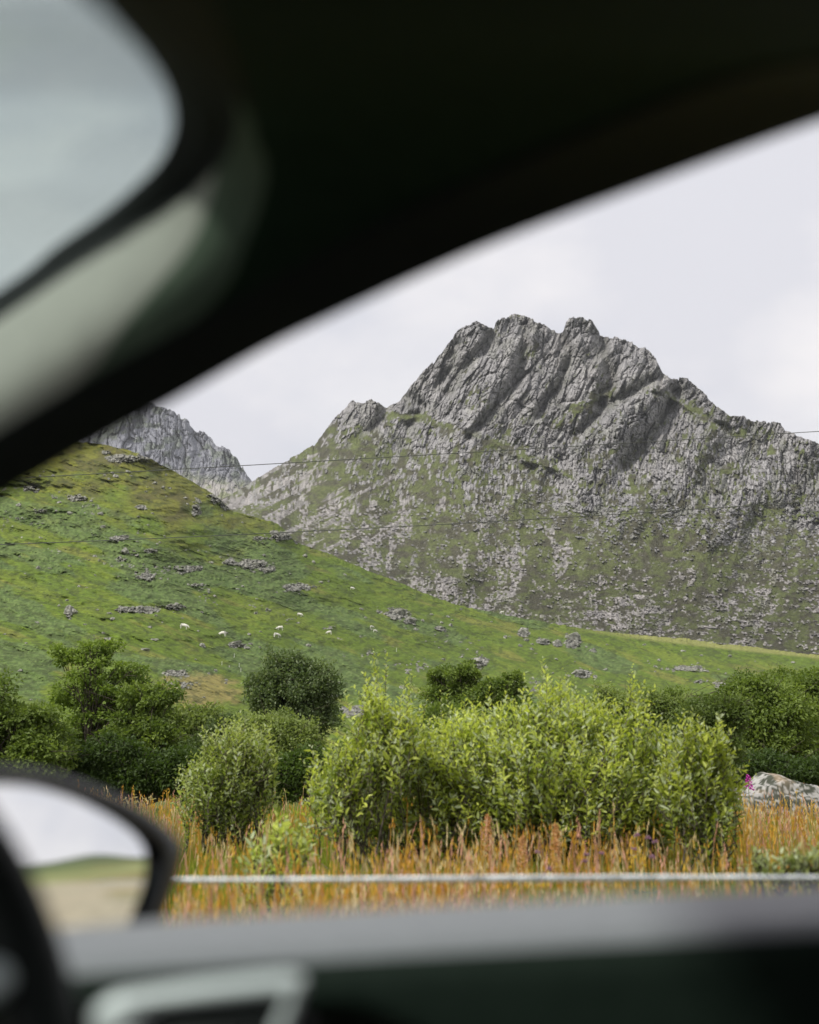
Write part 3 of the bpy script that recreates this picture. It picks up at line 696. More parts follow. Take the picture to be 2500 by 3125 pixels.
tree('rowan_tree', 'thin dark tree behind the big willow, right of the dark birch', GB, 1530, 44,
     [(1520,2090,50,35),(1570,2080,30,35),(1530,2160,70,60),(1480,2120,30,40)], 9000, .11, DK1, MD2, .06, 65, .27, 13, trunk_top=(1530,2060))
tree('bush', 'pale green bush peeping over the right part of the big willow', GB, 2020, 34,
     [(1990,2180,70,60),(2040,2230,80,80),(1930,2170,50,50),(1850,2150,50,50),(2080,2180,50,50),(2100,2320,70,80)], 30000, .085, MD1, PL2, .06, 180, .33, 14, stems=4)
tree('bush', 'dull green bush at the left edge of the right hand wood', GB, 2130, 31,
     [(2150,2200,70,60),(2170,2280,80,90),(2120,2340,80,60),(2220,2180,50,40)], 30000, .085, MD1, (0.13,0.17,0.05), .06, 170, .32, 15, stems=4)
tree('oak_tree', 'broad leafy dark tree in the right hand wood behind the boulder', GB, 2330, 42,
     [(2300,2150,110,70),(2260,2200,90,70),(2360,2180,100,80),(2330,2280,140,90),(2250,2130,50,35),(2230,2320,60,70)], 42000, .125, DK1, MD2, .16, 230, .50, 16, stems=2)
tree('oak_tree', 'rounded mid green tree at the right edge of the wood', GB, 2480, 44,
     [(2450,2130,80,60),(2500,2200,90,90),(2400,2090,60,45),(2520,2100,60,60),(2480,2320,120,90),(2600,2250,120,140)], 42000, .125, DK1, MD2, .16, 230, .5, 17, stems=2)
tree('alder_tree', 'small alder crown showing above the right hand wood', GB, 2240, 60,
     [(2270,2090,35,28),(2380,2080,60,30),(2300,2120,60,40),(2460,2085,70,35),(2540,2090,70,35),(2050,2130,40,25)], 16000, .14, DK1, MD2, .12, 110, .5, 18, stems=2)
tree('dark_shrub', 'dark undergrowth shrub in the shade behind the lichen covered boulder', GB, 2400, 34,
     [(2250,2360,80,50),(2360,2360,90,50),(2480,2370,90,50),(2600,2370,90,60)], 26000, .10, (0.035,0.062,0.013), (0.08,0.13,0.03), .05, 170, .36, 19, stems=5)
tree('dark_shrub', 'dark shrub row behind the trunkless middle of the big willow', GB, 1400, 33,
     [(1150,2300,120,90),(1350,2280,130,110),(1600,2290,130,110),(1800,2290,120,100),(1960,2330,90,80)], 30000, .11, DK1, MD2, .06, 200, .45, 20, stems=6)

# ------------------------------------------------------------------ willows: upright leafy shoots
def willow(name, label, bpx, d, lobes, nshoot, spread, seed, llen=.058, lwid=.0205, slen=(.28, .55), c1=(0.20,0.28,0.05), c2=(0.60,0.66,0.13), c3=(0.50,0.56,0.36), group=None, step=.0185, up=.75, cat='willow bush', spikes=(), mat=None, stemr=.014):
    g = np.random.default_rng(seed); m = KPX * d
    base = np.array([float(ray(bpx, 2440)[0]) * d, d, 0.0])
    root = tag(empty(name, tuple(base)), label, cat, group)
    E = []
    for lo in lobes:
        c = np.array(P(lo[0], lo[1], d)); rx, rz = lo[2] * m, lo[3] * m
        E.append((c, np.array([rx, min(rx * .9, 1.1), rz]), rx * rz))
    w = np.array([e[2] for e in E]); w /= w.sum()
    idx = g.choice(len(E), nshoot, p=w); dr = unit(g.normal(size=(nshoot, 3))); rad = g.uniform(0.1, 1, nshoot) ** .42; rad[g.uniform(size=nshoot) < .16] *= 1.3
    C = np.stack([E[i][0] + dr[k] * E[i][1] * rad[k] for k, i in enumerate(idx)])
    sp = [np.array(P(a, b, d)) + np.array([0, g.uniform(-.3, .3), 0]) for a, b in spikes]
    C[:, 2] = np.maximum(C[:, 2], .12)
    mb = MB(); LP, LA, LN, LC, LL = [], [], [], [], []
    # main stems fan out from the stool
    nst = max(5, nshoot // 22); tips = C[g.choice(nshoot, nst, replace=False)]
    skel = []
    for t in tips:
        b0 = base + np.array([g.uniform(-1, 1) * spread, g.uniform(-.4, .4) * spread, 0]); b0[0] += (t[0] - base[0]) * .35
        mid = b0 * .45 + t * .55; mid[0] = b0[0] * .6 + t[0] * .4; mid[1] = b0[1] * .6 + t[1] * .4
        pa = bez(b0, mid, t, 9); mb.add(*tube(pa, np.linspace(stemr, .004, 9), 5)); skel.append(pa)
    SK = np.concatenate(skel)
    def shoot(s, dirv, ln):
        k = max(4, int(ln / step)); t = np.linspace(0, 1, k)
        bend = g.normal(size=3) * .10 * ln; bend[2] = abs(bend[2]) * .5
        pa = s + dirv * (t * ln)[:, None] + bend * (t ** 2)[:, None]
        mb.add(*tube(pa[::max(1, k // 5)], np.linspace(.0045, .0015, len(pa[::max(1, k // 5)])), 3))
        ph = g.uniform(0, 6.28) + np.arange(k) * 2.4
        s1 = unit(np.cross(dirv, [0.3, 0.1, 1.0])); s2 = np.cross(dirv, s1)
        side = np.cos(ph)[:, None] * s1 + np.sin(ph)[:, None] * s2
        ax = dirv * .75 + side * g.uniform(.5, 1.1, k)[:, None] + g.normal(size=(k, 3)) * .15
        keep = g.uniform(size=k) < .93
        LP.append(pa[keep]); LA.append(ax[keep]); LN.append((unit(dirv - side * .4 + g.normal(size=(k, 3)) * .45))[keep])
        sz = (0.55 + .6 * np.sin(np.pi * np.clip(t * .9 + .08, 0, 1)))[keep]; LL.append(sz * g.uniform(.6, 1.25, keep.sum()) * g.uniform(.75, 1.25))
        tone = np.clip(t * .7 + g.normal(.25, .2) + g.normal(0, .12, k), 0, 1)[keep]
        cc = lerp(c1, c2, tone); under = (g.uniform(size=keep.sum()) < .30)
        cc[under] = np.array(c3) * g.uniform(.8, 1.1); LC.append(cc)
    cen = np.array([base[0], d, .25])
    for k in range(nshoot):
        s = C[k]; o = unit(s - cen); dv = unit(o * .75 + np.array([0, 0, up]) + g.normal(size=3) * .42)
        ln = g.uniform(*slen); shoot(s - dv * ln * .55, dv, ln)
        if k % 3 == 0:
            j = int(np.argmin(((SK - (s - dv * ln * .6)) ** 2).sum(1))); e = s - dv * ln * .5
            if np.linalg.norm(SK[j] - e) > .05: mb.add(*tube(bez(SK[j], (SK[j] + e) / 2 - [0, 0, .03], e, 4), np.linspace(.006, .003, 4), 3))
    for s in sp:
        ln = g.uniform(.5, .85); dv = unit(np.array([g.uniform(-.15, .2), g.uniform(-.1, .1), 1.0])); shoot(s - dv * ln, dv, ln)
        for q in range(3): dv2 = unit(dv + g.normal(size=3) * .35); shoot(s - dv * ln * g.uniform(.6, 1.1), dv2, ln * .5)
        j = int(np.argmin(((SK - (s - dv * ln)) ** 2).sum(1))); mb.add(*tube(np.stack([SK[j], s - dv * ln]), .006, 3))
    mb.build('trunk' if cat == 'willow bush' else 'stem', M_bark if mat is None else mat, root, origin=base); root.children[-1].location = (0, 0, 0)
    LP, LA, LN, LC, LL = map(np.concatenate, (LP, LA, LN, LC, LL))
    V, F, cc = leaves(LP, LA, LN, llen * LL, lwid * LL, LC, six=True)
    mesh_np('crown' if cat == 'willow bush' else 'leaves', V - base, F, M_leafw, cc, root)
    return root
willow('willow_bush', 'big bright green willow thicket filling the middle of the meadow', 1620, 11.2,
    [(1650,2370,320,150),(1400,2350,230,120),(1690,2230,130,80),(1260,2330,120,80),(1490,2270,120,80),(1870,2300,110,80),(1990,2390,120,100),(1060,2450,90,70),(1150,2500,150,80),(1450,2490,250,100),(1750,2490,280,110),(2000,2480,130,90),(1800,2400,200,130),(1690,2140,32,50),(1935,2190,32,50),(1800,2260,90,70)],
    3000, .9, 31, spikes=[(1680,2005),(1720,2040),(1930,2040),(1945,2120),(1600,2090),(1480,2080),(1340,2110),(1160,2000),(1185,2010),(1225,2090),(1840,2060),(2010,2140),(1165,2080),(2100,2190),(2190,2200),(1780,2080),(1420,2130),(1280,2130),(1650,2060),(1800,2120),(1550,2110),(1380,2160),(1990,2190),(2060,2220),(1715,2080),(1880,2150),(1330,2200),(1750,2120),(1460,2140)], slen=(.20,.46), up=.62)
willow('willow_bush', 'thin open willow at the left end of the big thicket', 1120, 10.6,
    [(1140,2220,50,90),(1225,2230,40,60),(1120,2350,100,90),(1010,2400,50,60),(1180,2300,80,80),(1060,2450,100,80)], 290, .35, 32, spikes=[(1155,2010),(1170,2060),(1230,2080),(1215,2130),(1100,2120),(1000,2280),(950,2330)], up=.9, slen=(.25,.5), stemr=.009)
willow('willow_bush', 'yellow-green open willow at the right end of the big thicket', 2130, 10.4,
    [(2215,2440,25,50),(2140,2340,70,80),(2190,2290,35,50),(2100,2420,100,80),(2190,2450,60,90),(2100,2290,45,50),(2160,2540,80,60)], 270, .3, 33, spikes=[(2185,2190),(2230,2230),(2110,2200),(2080,2180),(2235,2290)], up=.75, slen=(.25,.5), c2=(.45,.50,.08), stemr=.009)
willow('willow_bush', 'small pale green willow bush standing left in the orange meadow', 710, 13.2,
    [(710,2350,100,80),(650,2410,90,65),(740,2430,90,75),(790,2350,50,50),(700,2290,60,45),(770,2300,45,40),(600,2430,35,30),(690,2480,80,50)], 560, .35, 34, spikes=[(640,2200),(745,2180),(800,2200),(690,2200),(560,2390),(570,2360)], slen=(.28,.5), up=.8, c2=(.42,.48,.13))
willow('willow_sapling', 'little pale willow sapling among the grass beside the mirror', 850, 8.0,
    [(850,2600,28,70),(800,2640,45,50),(900,2630,40,50),(860,2700,70,50)], 60, .10, 35, slen=(.16,.30), spikes=[(842,2500),(790,2570),(900,2570)], llen=.06, lwid=.02, c1=(.30,.38,.08), c2=(.62,.68,.18), cat='sapling', up=.9, stemr=.006, step=.02)
willow('leafy_weed', 'pale leafy weed at the right behind the white wire', 2440, 6.2,
    [(2440,2650,50,22),(2380,2665,40,16),(2490,2640,30,30)], 40, .10, 36, slen=(.08,.16), llen=.045, lwid=.02, c1=(.13,.17,.07), c2=(.34,.38,.17), cat='weed', up=.9, stemr=.004, step=.015)
willow('leafy_weed', 'low bright weed near the end of the wire beside the thicket', 2330, 7.0,
    [(2330,2640,34,16),(2300,2655,30,12)], 20, .08, 37, slen=(.07,.14), llen=.04, lwid=.018, c1=(.13,.17,.07), c2=(.34,.38,.17), cat='weed', up=.9, stemr=.004, step=.015)

# ------------------------------------------------------------------ meadow grass
def meadow():
    g = np.random.default_rng(77)
    def pos(n, y0, y1, bias=.55):
        y = np.where(g.uniform(size=n) < bias, 1 / g.uniform(1 / y1, 1 / y0, n), g.uniform(y0, y1, n))
        x = g.uniform(-1, 1, n) * (.36 * y + 1.6)
        return x, y
    V, F3, F4, C = [], [], [], []; nn = 0
    patch = lambda x, y: fbm(x / 1.3 + 40, y / 1.9 + 40, 3, 400)
    # blades
    n = 430000; x, y = pos(n, 3.6, 25)
    pt = patch(x, y); tall = .55 + .45 * fbm(x / 2.2 + 9, y / 2.2 + 9, 3, 401)
    h = g.uniform(.30, .66, n) * tall; th = g.uniform(0, 2 * np.pi, n); fac = g.uniform(-1.2, 1.2, n)
    le = g.uniform(.05, .5, n) * h; w = g.uniform(.0016, .0034, n) * (1 + y / 22)
    dx, dy = np.cos(th) * le, np.sin(th) * le; sx, sy = np.cos(fac) * w, np.sin(fac) * w
    zz = np.zeros(n)
    P0 = np.stack([x, y, zz], -1); Sd = np.stack([sx, sy, zz], -1)
    P1 = np.stack([x + dx * .28, y + dy * .28, h * .55], -1); P2 = np.stack([x + dx, y + dy, h * g.uniform(.88, 1, n)], -1)
    vv = np.stack([P0 - Sd, P0 + Sd, P1 + Sd * .8, P1 - Sd * .8, P2], 1).reshape(-1, 3)
    i = np.arange(n)[:, None] * 5
    F4.append(i + [[0, 1, 2, 3]]); F3.append(i + [[3, 2, 4]]); V.append(vv); nn += len(vv)
    o = sstep(.42, .62, pt + g.normal(0, .07, n))
    cb = lerp((0.06, 0.10, 0.012), (0.17, 0.17, 0.02), g.uniform(size=n)); ct = lerp(lerp((0.12, 0.24, 0.02), (0.36, 0.36, 0.04), g.uniform(size=n)), lerp((0.50, 0.24, 0.03), (0.55, 0.38, 0.10), g.uniform(size=n)), o * .75 * (g.uniform(size=n) < .26))
    C.append(np.stack([cb, cb, (cb + ct) / 2, (cb + ct) / 2, ct], 1).reshape(-1, 3))
    # flowering stalks with seed heads
    n = 80000; x, y = pos(n, 3.6, 25, .5); pt = patch(x, y); keep = g.uniform(size=n) < .06 + .36 * sstep(.42, .66, pt); x, y = x[keep], y[keep]; n = len(x)
    tall = .6 + .4 * fbm(x / 2.2 + 9, y / 2.2 + 9, 3, 401)
    h = g.normal(.58, .12, n) * tall + .05; th = g.uniform(0, 6.28, n); le = g.uniform(.02, .22, n) * h
    tip = np.stack([x + np.cos(th) * le, y + np.sin(th) * le, h], -1); w = .0020 * (1 + y / 14)
    b = np.stack([x, y, 0 * x], -1); sd = np.stack([w, 0 * w, 0 * w], -1); md = b * .5 + tip * .5; md[:, :2] -= (tip - b)[:, :2] * .18
    vv = np.stack([b - sd, b + sd, md + sd, md - sd, tip + sd * .6, tip - sd * .6], 1).reshape(-1, 3); i = np.arange(n)[:, None] * 6 + nn
    F4 += [i + [[0, 1, 2, 3]], i + [[3, 2, 4, 5]]]; V.append(vv); nn += len(vv)
    kind = g.uniform(size=n)
    hc = np.where((kind < .5)[:, None], lerp((0.46, 0.21, 0.03), (0.60, 0.40, 0.07), g.uniform(size=n)), np.where((kind < .72)[:, None], lerp((0.55, 0.28, 0.20), (0.62, 0.36, 0.26), g.uniform(size=n)), lerp((0.52, 0.40, 0.20), (0.66, 0.54, 0.32), g.uniform(size=n))))
    sc = lerp((0.16, 0.17, 0.03), (0.36, 0.20, 0.06), g.uniform(size=n))
    C.append(np.stack([sc * .7, sc * .7, sc, sc, hc * .8, hc * .8], 1).reshape(-1, 3))
    # heads: 3 stacked tufts each
    d = unit(tip - md); hl = g.uniform(.05, .13, n); nod = np.stack([np.cos(th), np.sin(th), -.6 * np.ones(n)], -1)
    for q in range(4):
        t = q / 4.0; sp = np.where(kind < .5, .012, .004)[:, None] * g.normal(size=(n, 3))
        c0 = tip + d * (hl * (t - .35))[:, None] * 1.15 + nod * (hl * t * t * .5 * (kind > .72))[:, None] + sp; ww = (.0046 * (1 - .45 * t) * (1 + y / 22))[:, None]; l = (hl * .34)[:, None]
        s1 = np.stack([np.cos(fa := g.uniform(-1.2, 1.2, n)), np.sin(fa), 0 * fa], -1)
        vv = np.stack([c0 - d * l * .5, c0 + s1 * ww, c0 + d * l, c0 - s1 * ww], 1).reshape(-1, 3)
        i = np.arange(n)[:, None] * 4 + nn; F4.append(i + [[0, 1, 2, 3]]); V.append(vv); nn += len(vv)
        C.append(np.repeat(hc * g.uniform(.8, 1.2, (n, 1)), 4, 0))
    o = mesh_np('grass', np.concatenate(V), [np.concatenate(F4), np.concatenate(F3)], M_grass, np.concatenate(C))
    tag(o, 'tall orange and green meadow grass gone to seed', 'grass', kind='stuff')
meadow()

# taller single plants
def sorrel(px, pytop, d, label, tall=None):
    g = np.random.default_rng(int(px)); top = np.array(P(px, pytop, d)); b = np.array([top[0] + .03, d, 0])
    root = tag(empty('sorrel_plant', tuple(b)), label, 'sorrel plant', 'tall rusty sorrel plants in the grass')
    V, F = tube(bez(b, (b + top) / 2 + [.02, 0, 0], top, 8), np.linspace(.004, .0015, 8), 5)
    mesh_np('stem', V - b, F, mat_base('sorrel_stem', (.30, .14, .05)), None, root)
    n = 300; t = g.uniform(0, 1, n) ** 1.2; h = .34 * (top[2])
    c = top + np.array([0, 0, -1]) * (t * h)[:, None]; ang = g.uniform(0, 6.28, n); r = .036 * np.sqrt(t) * g.uniform(.2, 1, n) + .004
    c += np.stack([np.cos(ang) * r, np.sin(ang) * r, g.normal(size=n) * .005 + r * .8], -1)
    V, F, cc = leaves(c, g.normal(size=(n, 3)) + [0, 0, .4], g.normal(size=(n, 3)), .016, .012, lerp((.46, .22, .08), (.66, .42, .22), g.uniform(size=n)))
    mesh_np('seed_head', V - b, F, M_grass, cc, root)
sorrel(1697, 2520, 8.3, 'tallest rusty sorrel spike in front of the dark middle of the willow')
sorrel(1488, 2490, 9.6, 'orange sorrel spike against the left side of the big willow')
sorrel(1595, 2560, 8.6, 'slim orange sorrel spike just left of the tallest one')

def flower(name, cat, px, py, d, label, colr, size, group, tuft=True):
    g = np.random.default_rng(int(px * 7 + py)); top = np.array(P(px, py, d)); b = np.array([top[0] + g.uniform(-.04, .04), d, 0.0])
    root = tag(empty(name, tuple(b)), label, cat, group)
    mb = MB(); pa = bez(b, (b + top) / 2 + [.02, 0, 0], top, 8); V, F = tube(pa, np.linspace(.0035, .002, 8), 5); mb.add(V - b, F)
    mb.build('stem', mat_base('green_stem', (.10, .15, .05)), root)
    n = 40 if tuft else 9
    A = unit(g.normal(size=(n, 3)) * [1, 1, .5] + [0, 0, .9 if tuft else .25])
    V, F, cc = leaves(np.repeat(top[None], n, 0), A, g.normal(size=(n, 3)), size, size * (.22 if tuft else .7), lerp(np.array(colr) * .7, np.array(colr), g.uniform(size=n)))
    mesh_np('flower_head', V - b, F, M_leafw, cc, root)
    n = 12; t = g.uniform(.2, .8, n); c = pa[(t * 7).astype(int)]
    V, F, cc = leaves(c, g.normal(size=(n, 3)) * [1, 1, .3], g.normal(size=(n, 3)), .06, .015, np.tile([.12, .17, .07], (n, 1)))
    mesh_np('leaves', V - b, F, M_leafw, cc, root)
TH = [(1640,2603,8.5,'mauve thistle head left of the tallest sorrel, under the willow'),(1790,2612,8.2,'purple thistle head directly under the darkest part of the willow'),(1785,2632,8.0,'mauve thistle head lowest of the pair under the darkest willow part'),
 (1836,2608,8.4,'small mauve thistle head between the pair and the tall group'),(1945,2552,8.6,'pale mauve thistle head at the left of the tall thistle group'),(1978,2560,8.5,'pink-mauve thistle head in the middle of the tall thistle group'),
 (2000,2572,8.4,'pink thistle head at the right of the tall thistle group'),(1934,2594,8.3,'deep purple thistle head below the tall thistle group'),(1678,2655,7.6,'pale purple thistle head just above the white wire'),(1990,2618,8.0,'dull mauve thistle head right of the yellow flowers')]
for a, b, d, lb in TH: flower('thistle', 'thistle', a, b, d, lb, (.42, .24, .42), .024, 'thistles flowering in the meadow')
for a, b, d, lb in [(1938,2617,8.0,'yellow flower highest of the three under the willow'),(1921,2648,7.6,'yellow flower lowest of the three, near the white wire'),(1966,2641,7.7,'yellow flower rightmost of the three under the willow'),(1650,2701,6.4,'tiny yellow flower below the white wire')]:
    flower('buttercup', 'yellow flower', a, b, d, lb, (.75, .52, .02), .016, 'yellow flowers in the meadow', False)

# lichen covered boulder and foxglove
def big_boulder():
    d = 22.0; c = P(2420, 2440, d); n = 90
    th = np.linspace(0, np.pi, n); ph = np.linspace(0, 2 * np.pi, 2 * n, endpoint=False); T, Q = np.meshgrid(th, ph, indexing='ij')
    D = np.stack([np.sin(T) * np.cos(Q), np.sin(T) * np.sin(Q), np.cos(T)], -1)
    g = np.random.default_rng(3); rr = np.full(T.shape, 1.05)
    for nn, h in [((-1, -.2, .35), .93), ((-.25, -.9, .5), .72), ((.3, -.8, .45), .80), ((.0, -.1, 1), .86), ((.35, .1, 1), .80), ((-.5, -.2, 1), .90), ((1, 0, .2), .95), ((-.7, -.7, .1), .84), ((.6, -.8, 0), .85), ((0, 1, .3), .9), ((-.1, -1, 0), .8)]:
        nn = np.array(nn, float); nn /= np.linalg.norm(nn); cc = D @ nn; rr = np.where(cc > .05, np.minimum(rr, h / np.maximum(cc, .05)), rr)
    f = fbm(D[..., 0] * 5 + 9, D[..., 2] * 4 + D[..., 1] * 3 + 9, 5, 8); rr *= .94 + .14 * f
    V = D * rr[..., None] * np.array([1.30, .8, 1.07]); V[..., 2] *= np.where(V[..., 0] > -.3, 1 - .16 * (V[..., 0] + .3), 1.0)
    q = fbm(D[..., 0] * 9 + 3, D[..., 2] * 9 + D[..., 1] * 7 + 3, 5, 12)
    q2 = fbm(D[..., 0] * 22 + 3, D[..., 2] * 20 + D[..., 1] * 17 + 3, 4, 14)
    col = lerp((0.27, 0.265, 0.25), (0.42, 0.41, 0.39), q2); col = lerp(col, (0.06, 0.065, 0.05), sstep(.48, .53, q * .35 + q2 * .65 + .05 * (V[..., 0] > -.6)))
    col = lerp(col, (0.40, 0.30, 0.20), .5 * sstep(.6, .7, fbm(D[..., 0] * 4, D[..., 2] * 4, 3, 18)))
    o = mesh_np('lichen_boulder', V.reshape(-1, 3), grid_faces(n, 2 * n, True), mat_attr('lichen_rock', nscale=9, namp=.25, bump=.5, bdist=.04), col.reshape(-1, 3), smooth=True)
    o.location = (c.x + .12, d, 0.0); tag(o, 'large pale boulder blotched with black lichen at the meadow edge', 'boulder')
big_boulder()
def foxglove():
    d = 20.8; top = np.array(P(2283, 2362, d)); b = np.array([top[0], d, 0.0]); g = np.random.default_rng(9)
    root = tag(empty('foxglove', tuple(b)), 'magenta foxglove spike in front of the lichen boulder', 'foxglove')
    V, F = tube(np.array([b, (b + top) / 2, top]) - b, [.008, .006, .003], 6); mesh_np('stem', V, F, mat_base('foxglove_stem', (.12, .17, .06)), None, root)
    mb = MB()
    for k in range(26):
        t = k / 26; h = top[2] - .20 * (1 - t); a = k * 2.4; r = .020 * (1.15 - t); c = np.array([math.cos(a) * r, math.sin(a) * r - .01, h])
        e = c + np.array([math.cos(a) * .045, math.sin(a) * .03, -.022]) * (1.2 - .7 * t); mb.add(*tube([c, (c + e) / 2, e], [.005, .009, .012 * (1.2 - .7 * t)], 7))
    mb.build('flower_spike', mat_noise('foxglove_petal', (.42, .02, .30), (.55, .06, .42), 30, .6), root)
foxglove()

# ------------------------------------------------------------------ wires
M_wire = mat_base('overhead_wire', (0.07, 0.075, 0.07), 0.5)
def line(name, pts, r, label, cat, mat):
    ys = np.array(pts, float)
    t = np.linspace(0, 1, 80); co = np.polyfit(ys[:, 0], ys[:, 1], 2)
    xs = np.linspace(-700, 3300, 80); d = 62 + (xs - 1250) * .002
    Pn = np.array([tuple(P(x, np.polyval(co, x), dd)) for x, dd in zip(xs, d)])
    V, F = tube(Pn, r, 5); o = mesh_np(name, V - Pn[40], F, mat); o.location = Pn[40]; tag(o, label, cat)
line('overhead_wire', [(0,1462),(300,1444),(750,1425),(1500,1375),(2000,1345),(2500,1318)], .018, 'thin dark overhead wire crossing the mountain, the upper of two', 'wire', M_wire)
line('overhead_wire', [(0,1661),(900,1627),(1500,1590),(2000,1560),(2500,1530)], .018, 'thin dark overhead wire crossing the mountain, the lower of two', 'wire', M_wire)
M_galv = mat_noise('galvanised_wire', (0.30, 0.33, 0.35), (0.62, 0.66, 0.68), 30, .4, .5, metal=.2)
M_post = mat_noise('weathered_post', (0.16, 0.13, 0.10), (0.28, 0.25, 0.21), 8, .9, .2, .7, 50)
fr_ = tag(empty('wire_fence', (0, 3.2, 0)), 'white galvanised fence wire strung across the front of the meadow', 'fence')
hw = P(1250, 2683, 3.2).z
mb = MB(); tt = np.linspace(-5, 6, 1600)
for k in range(3):
    a = tt * 2 * np.pi / .045 + k * 2.094 + .8 * np.sin(tt * 2.1); sag = hw + (.0007 * (tt) ** 2) + .003 * np.sin(tt * 1.7)
    mb.add(*tube(np.stack([tt, .0034 * np.cos(a), sag + .0034 * np.sin(a) * (1 + .4 * np.sin(tt * 5.3))], -1), .0034 + .0006 * np.sin(tt * 37) * np.sin(tt * 11), 5))
mb.build('wire', M_galv, fr_)
mb = MB(); g = np.random.default_rng(2)
for x in np.arange(-4.9, 6, .14):
    xx = x + g.uniform(-.03, .03); z = hw + .0007 * xx * xx + .003 * math.sin(xx * 1.7)
    mb.add(*tube([(xx - .004, -.004, z - .013), (xx, .007, z), (xx + .005, -.003, z + .013)], [.0015, .003, .0015], 4))
mb.build('barbs', M_galv, fr_)
for x in (-4.2, 3.6):
    V, F = tube([(x, .035, -.1), (x, .035, .6), (x + .01, .035, 1.12), (x + .01, .035, 1.13)], [.045, .043, .04, .0], 9); mesh_np('post', V, F, M_post, None, fr_)
#PART3
# ------------------------------------------------------------------ the car
car = tag(empty('car', (0, 0, 0)), 'dark car interior with the side window down, seen from the passenger seat', 'car')
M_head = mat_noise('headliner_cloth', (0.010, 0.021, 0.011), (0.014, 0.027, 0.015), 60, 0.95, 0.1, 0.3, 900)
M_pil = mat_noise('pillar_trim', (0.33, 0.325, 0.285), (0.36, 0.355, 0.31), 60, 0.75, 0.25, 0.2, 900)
M_pil_fade = mat_noise('pillar_trim_shaded', (0.085, 0.112, 0.080), (0.10, 0.128, 0.092), 60, 0.9, 0.15, 0.2, 900)  # darker pillar trim: the fall-off of light is put into its colour
M_blk = mat_base('black_rubber', (0.006, 0.008, 0.007), 0.75, 0.2)
M_door = mat_noise('door_plastic', (0.27, 0.265, 0.285), (0.295, 0.29, 0.31), 80, 0.55, 0.35, 0.25, 700)
M_bowl = mat_noise('door_bowl_plastic', (0.11, 0.118, 0.098), (0.125, 0.133, 0.112), 80, 0.7, 0.25, 0.25, 700)
M_dlow = mat_noise('door_lower_plastic', (0.011, 0.021, 0.014), (0.015, 0.026, 0.018), 80, 0.7, 0.25, 0.25, 700)
M_lth = mat_noise('black_leather', (0.006, 0.008, 0.007), (0.010, 0.012, 0.011), 60, 0.55, 0.35, 0.3, 500)
M_sil = mat_noise('satin_silver', (0.76, 0.79, 0.79), (0.82, 0.84, 0.84), 40, 0.38, 0.5, metal=0.15)
M_paint = mat_base('black_gloss', (0.008, 0.010, 0.010), 0.22, 0.5)
M_shell = mat_base('body_shell_lining', (0.012, 0.013, 0.012), 0.9, 0.1)
def xyz(lst): return np.array([tuple(P(a, b, d)) for a, b, d in lst])
def resample(pts, n):
    """smooth curve through the points (Catmull-Rom)"""
    p = np.vstack([2 * pts[0] - pts[1], pts, 2 * pts[-1] - pts[-2]]); m = len(pts) - 1
    u = np.linspace(0, m - 1e-6, n); i = u.astype(int); t = (u - i)[:, None]
    a, b, c, d = p[i], p[i + 1], p[i + 2], p[i + 3]
    return .5 * (2 * b + (c - a) * t + (2 * a - 5 * b + 4 * c - d) * t ** 2 + (3 * b - a - 3 * c + d) * t ** 3)
W2 = xyz([(-700,1420,1.25),(0,948,1.13),(200,812,1.09),(350,722,1.05),(510,632,1.00),(625,525,.95),(680,410,.88),(665,300,.80),(560,195,.70),(430,85,.60),(250,-60,.50),(0,-230,.42),(-500,-520,.32)])
W1 = xyz([(-700,1350,1.27),(0,893,1.15),(170,762,1.11),(300,670,1.07),(400,585,1.02),(485,495,.97),(528,395,.90),(520,290,.82),(465,185,.72),(375,80,.62),(270,-20,.52),(60,-200,.44),(-450,-520,.34)])
SS_ = xyz([(-700,1910,1.16),(0,1508,1.10),(290,1340,1.07),(485,1236,1.05),(800,1058,1.03),(1014,955,1.01),(1449,755,.98),(1900,578,.96),(2500,356,.94),(2900,235,.94),(3400,190,.94),(3900,180,.94),(5000,190,.94)])
# three bands across: trim crest, dark seal strip
n = 120
def ext(c, p): return np.vstack([c, c[-1] + (np.array(p) - c[-1]) * np.linspace(.1, 1, 10)[:, None]])
def pre(c, p): return np.vstack([c[0] + (np.array(p) - c[0]) * np.linspace(1, .1, 10)[:, None], c])
a = pre(ext(resample(W2, n), (-.16, -.98, 1.43)), (-1.22, 1.20, .93)); b = pre(ext(resample(SS_, n), (2.6, .94, 1.74)), (-1.02, 1.10, .92)); w1 = pre(ext(resample(W1, n), (-.19, -.98, 1.45)), (-1.26, 1.19, .93)); n = 140
AR = np.arange(n) - 10
def strip(name, A, B, mat, bulge, rows, i0, i1, parent, smooth=True, t0=0.0, t1=1.0, thick=None):
    t0 = np.broadcast_to(np.asarray(t0, float), len(A))[i0:i1]; t1 = np.broadcast_to(np.asarray(t1, float), len(A))[i0:i1]
    q = np.linspace(0, 1, rows)[:, None]; t = (t0[None] * (1 - q) + t1[None] * q)[..., None]
    Pn = A[None, i0:i1] * (1 - t) + B[None, i0:i1] * t
    nrm = -unit(Pn - np.array([0, 0, CAMZ]))            # towards the seats
    bl = np.broadcast_to(np.asarray(bulge)[i0:i1], (i1 - i0,)) if not np.isscalar(bulge) else np.full(i1 - i0, bulge)
    Pn = Pn + nrm * np.sin(np.pi * np.clip(t, 0, 1) ** .8) * bl[None, :, None]
    o = mesh_np(name, Pn.reshape(-1, 3), grid_faces(rows, i1 - i0), mat, None, parent, smooth)
    md = o.modifiers.new('thick', 'SOLIDIFY'); md.thickness = thick or .004; md.offset = 0
    return o
ii = np.clip(AR / 119.0, 0, 2)
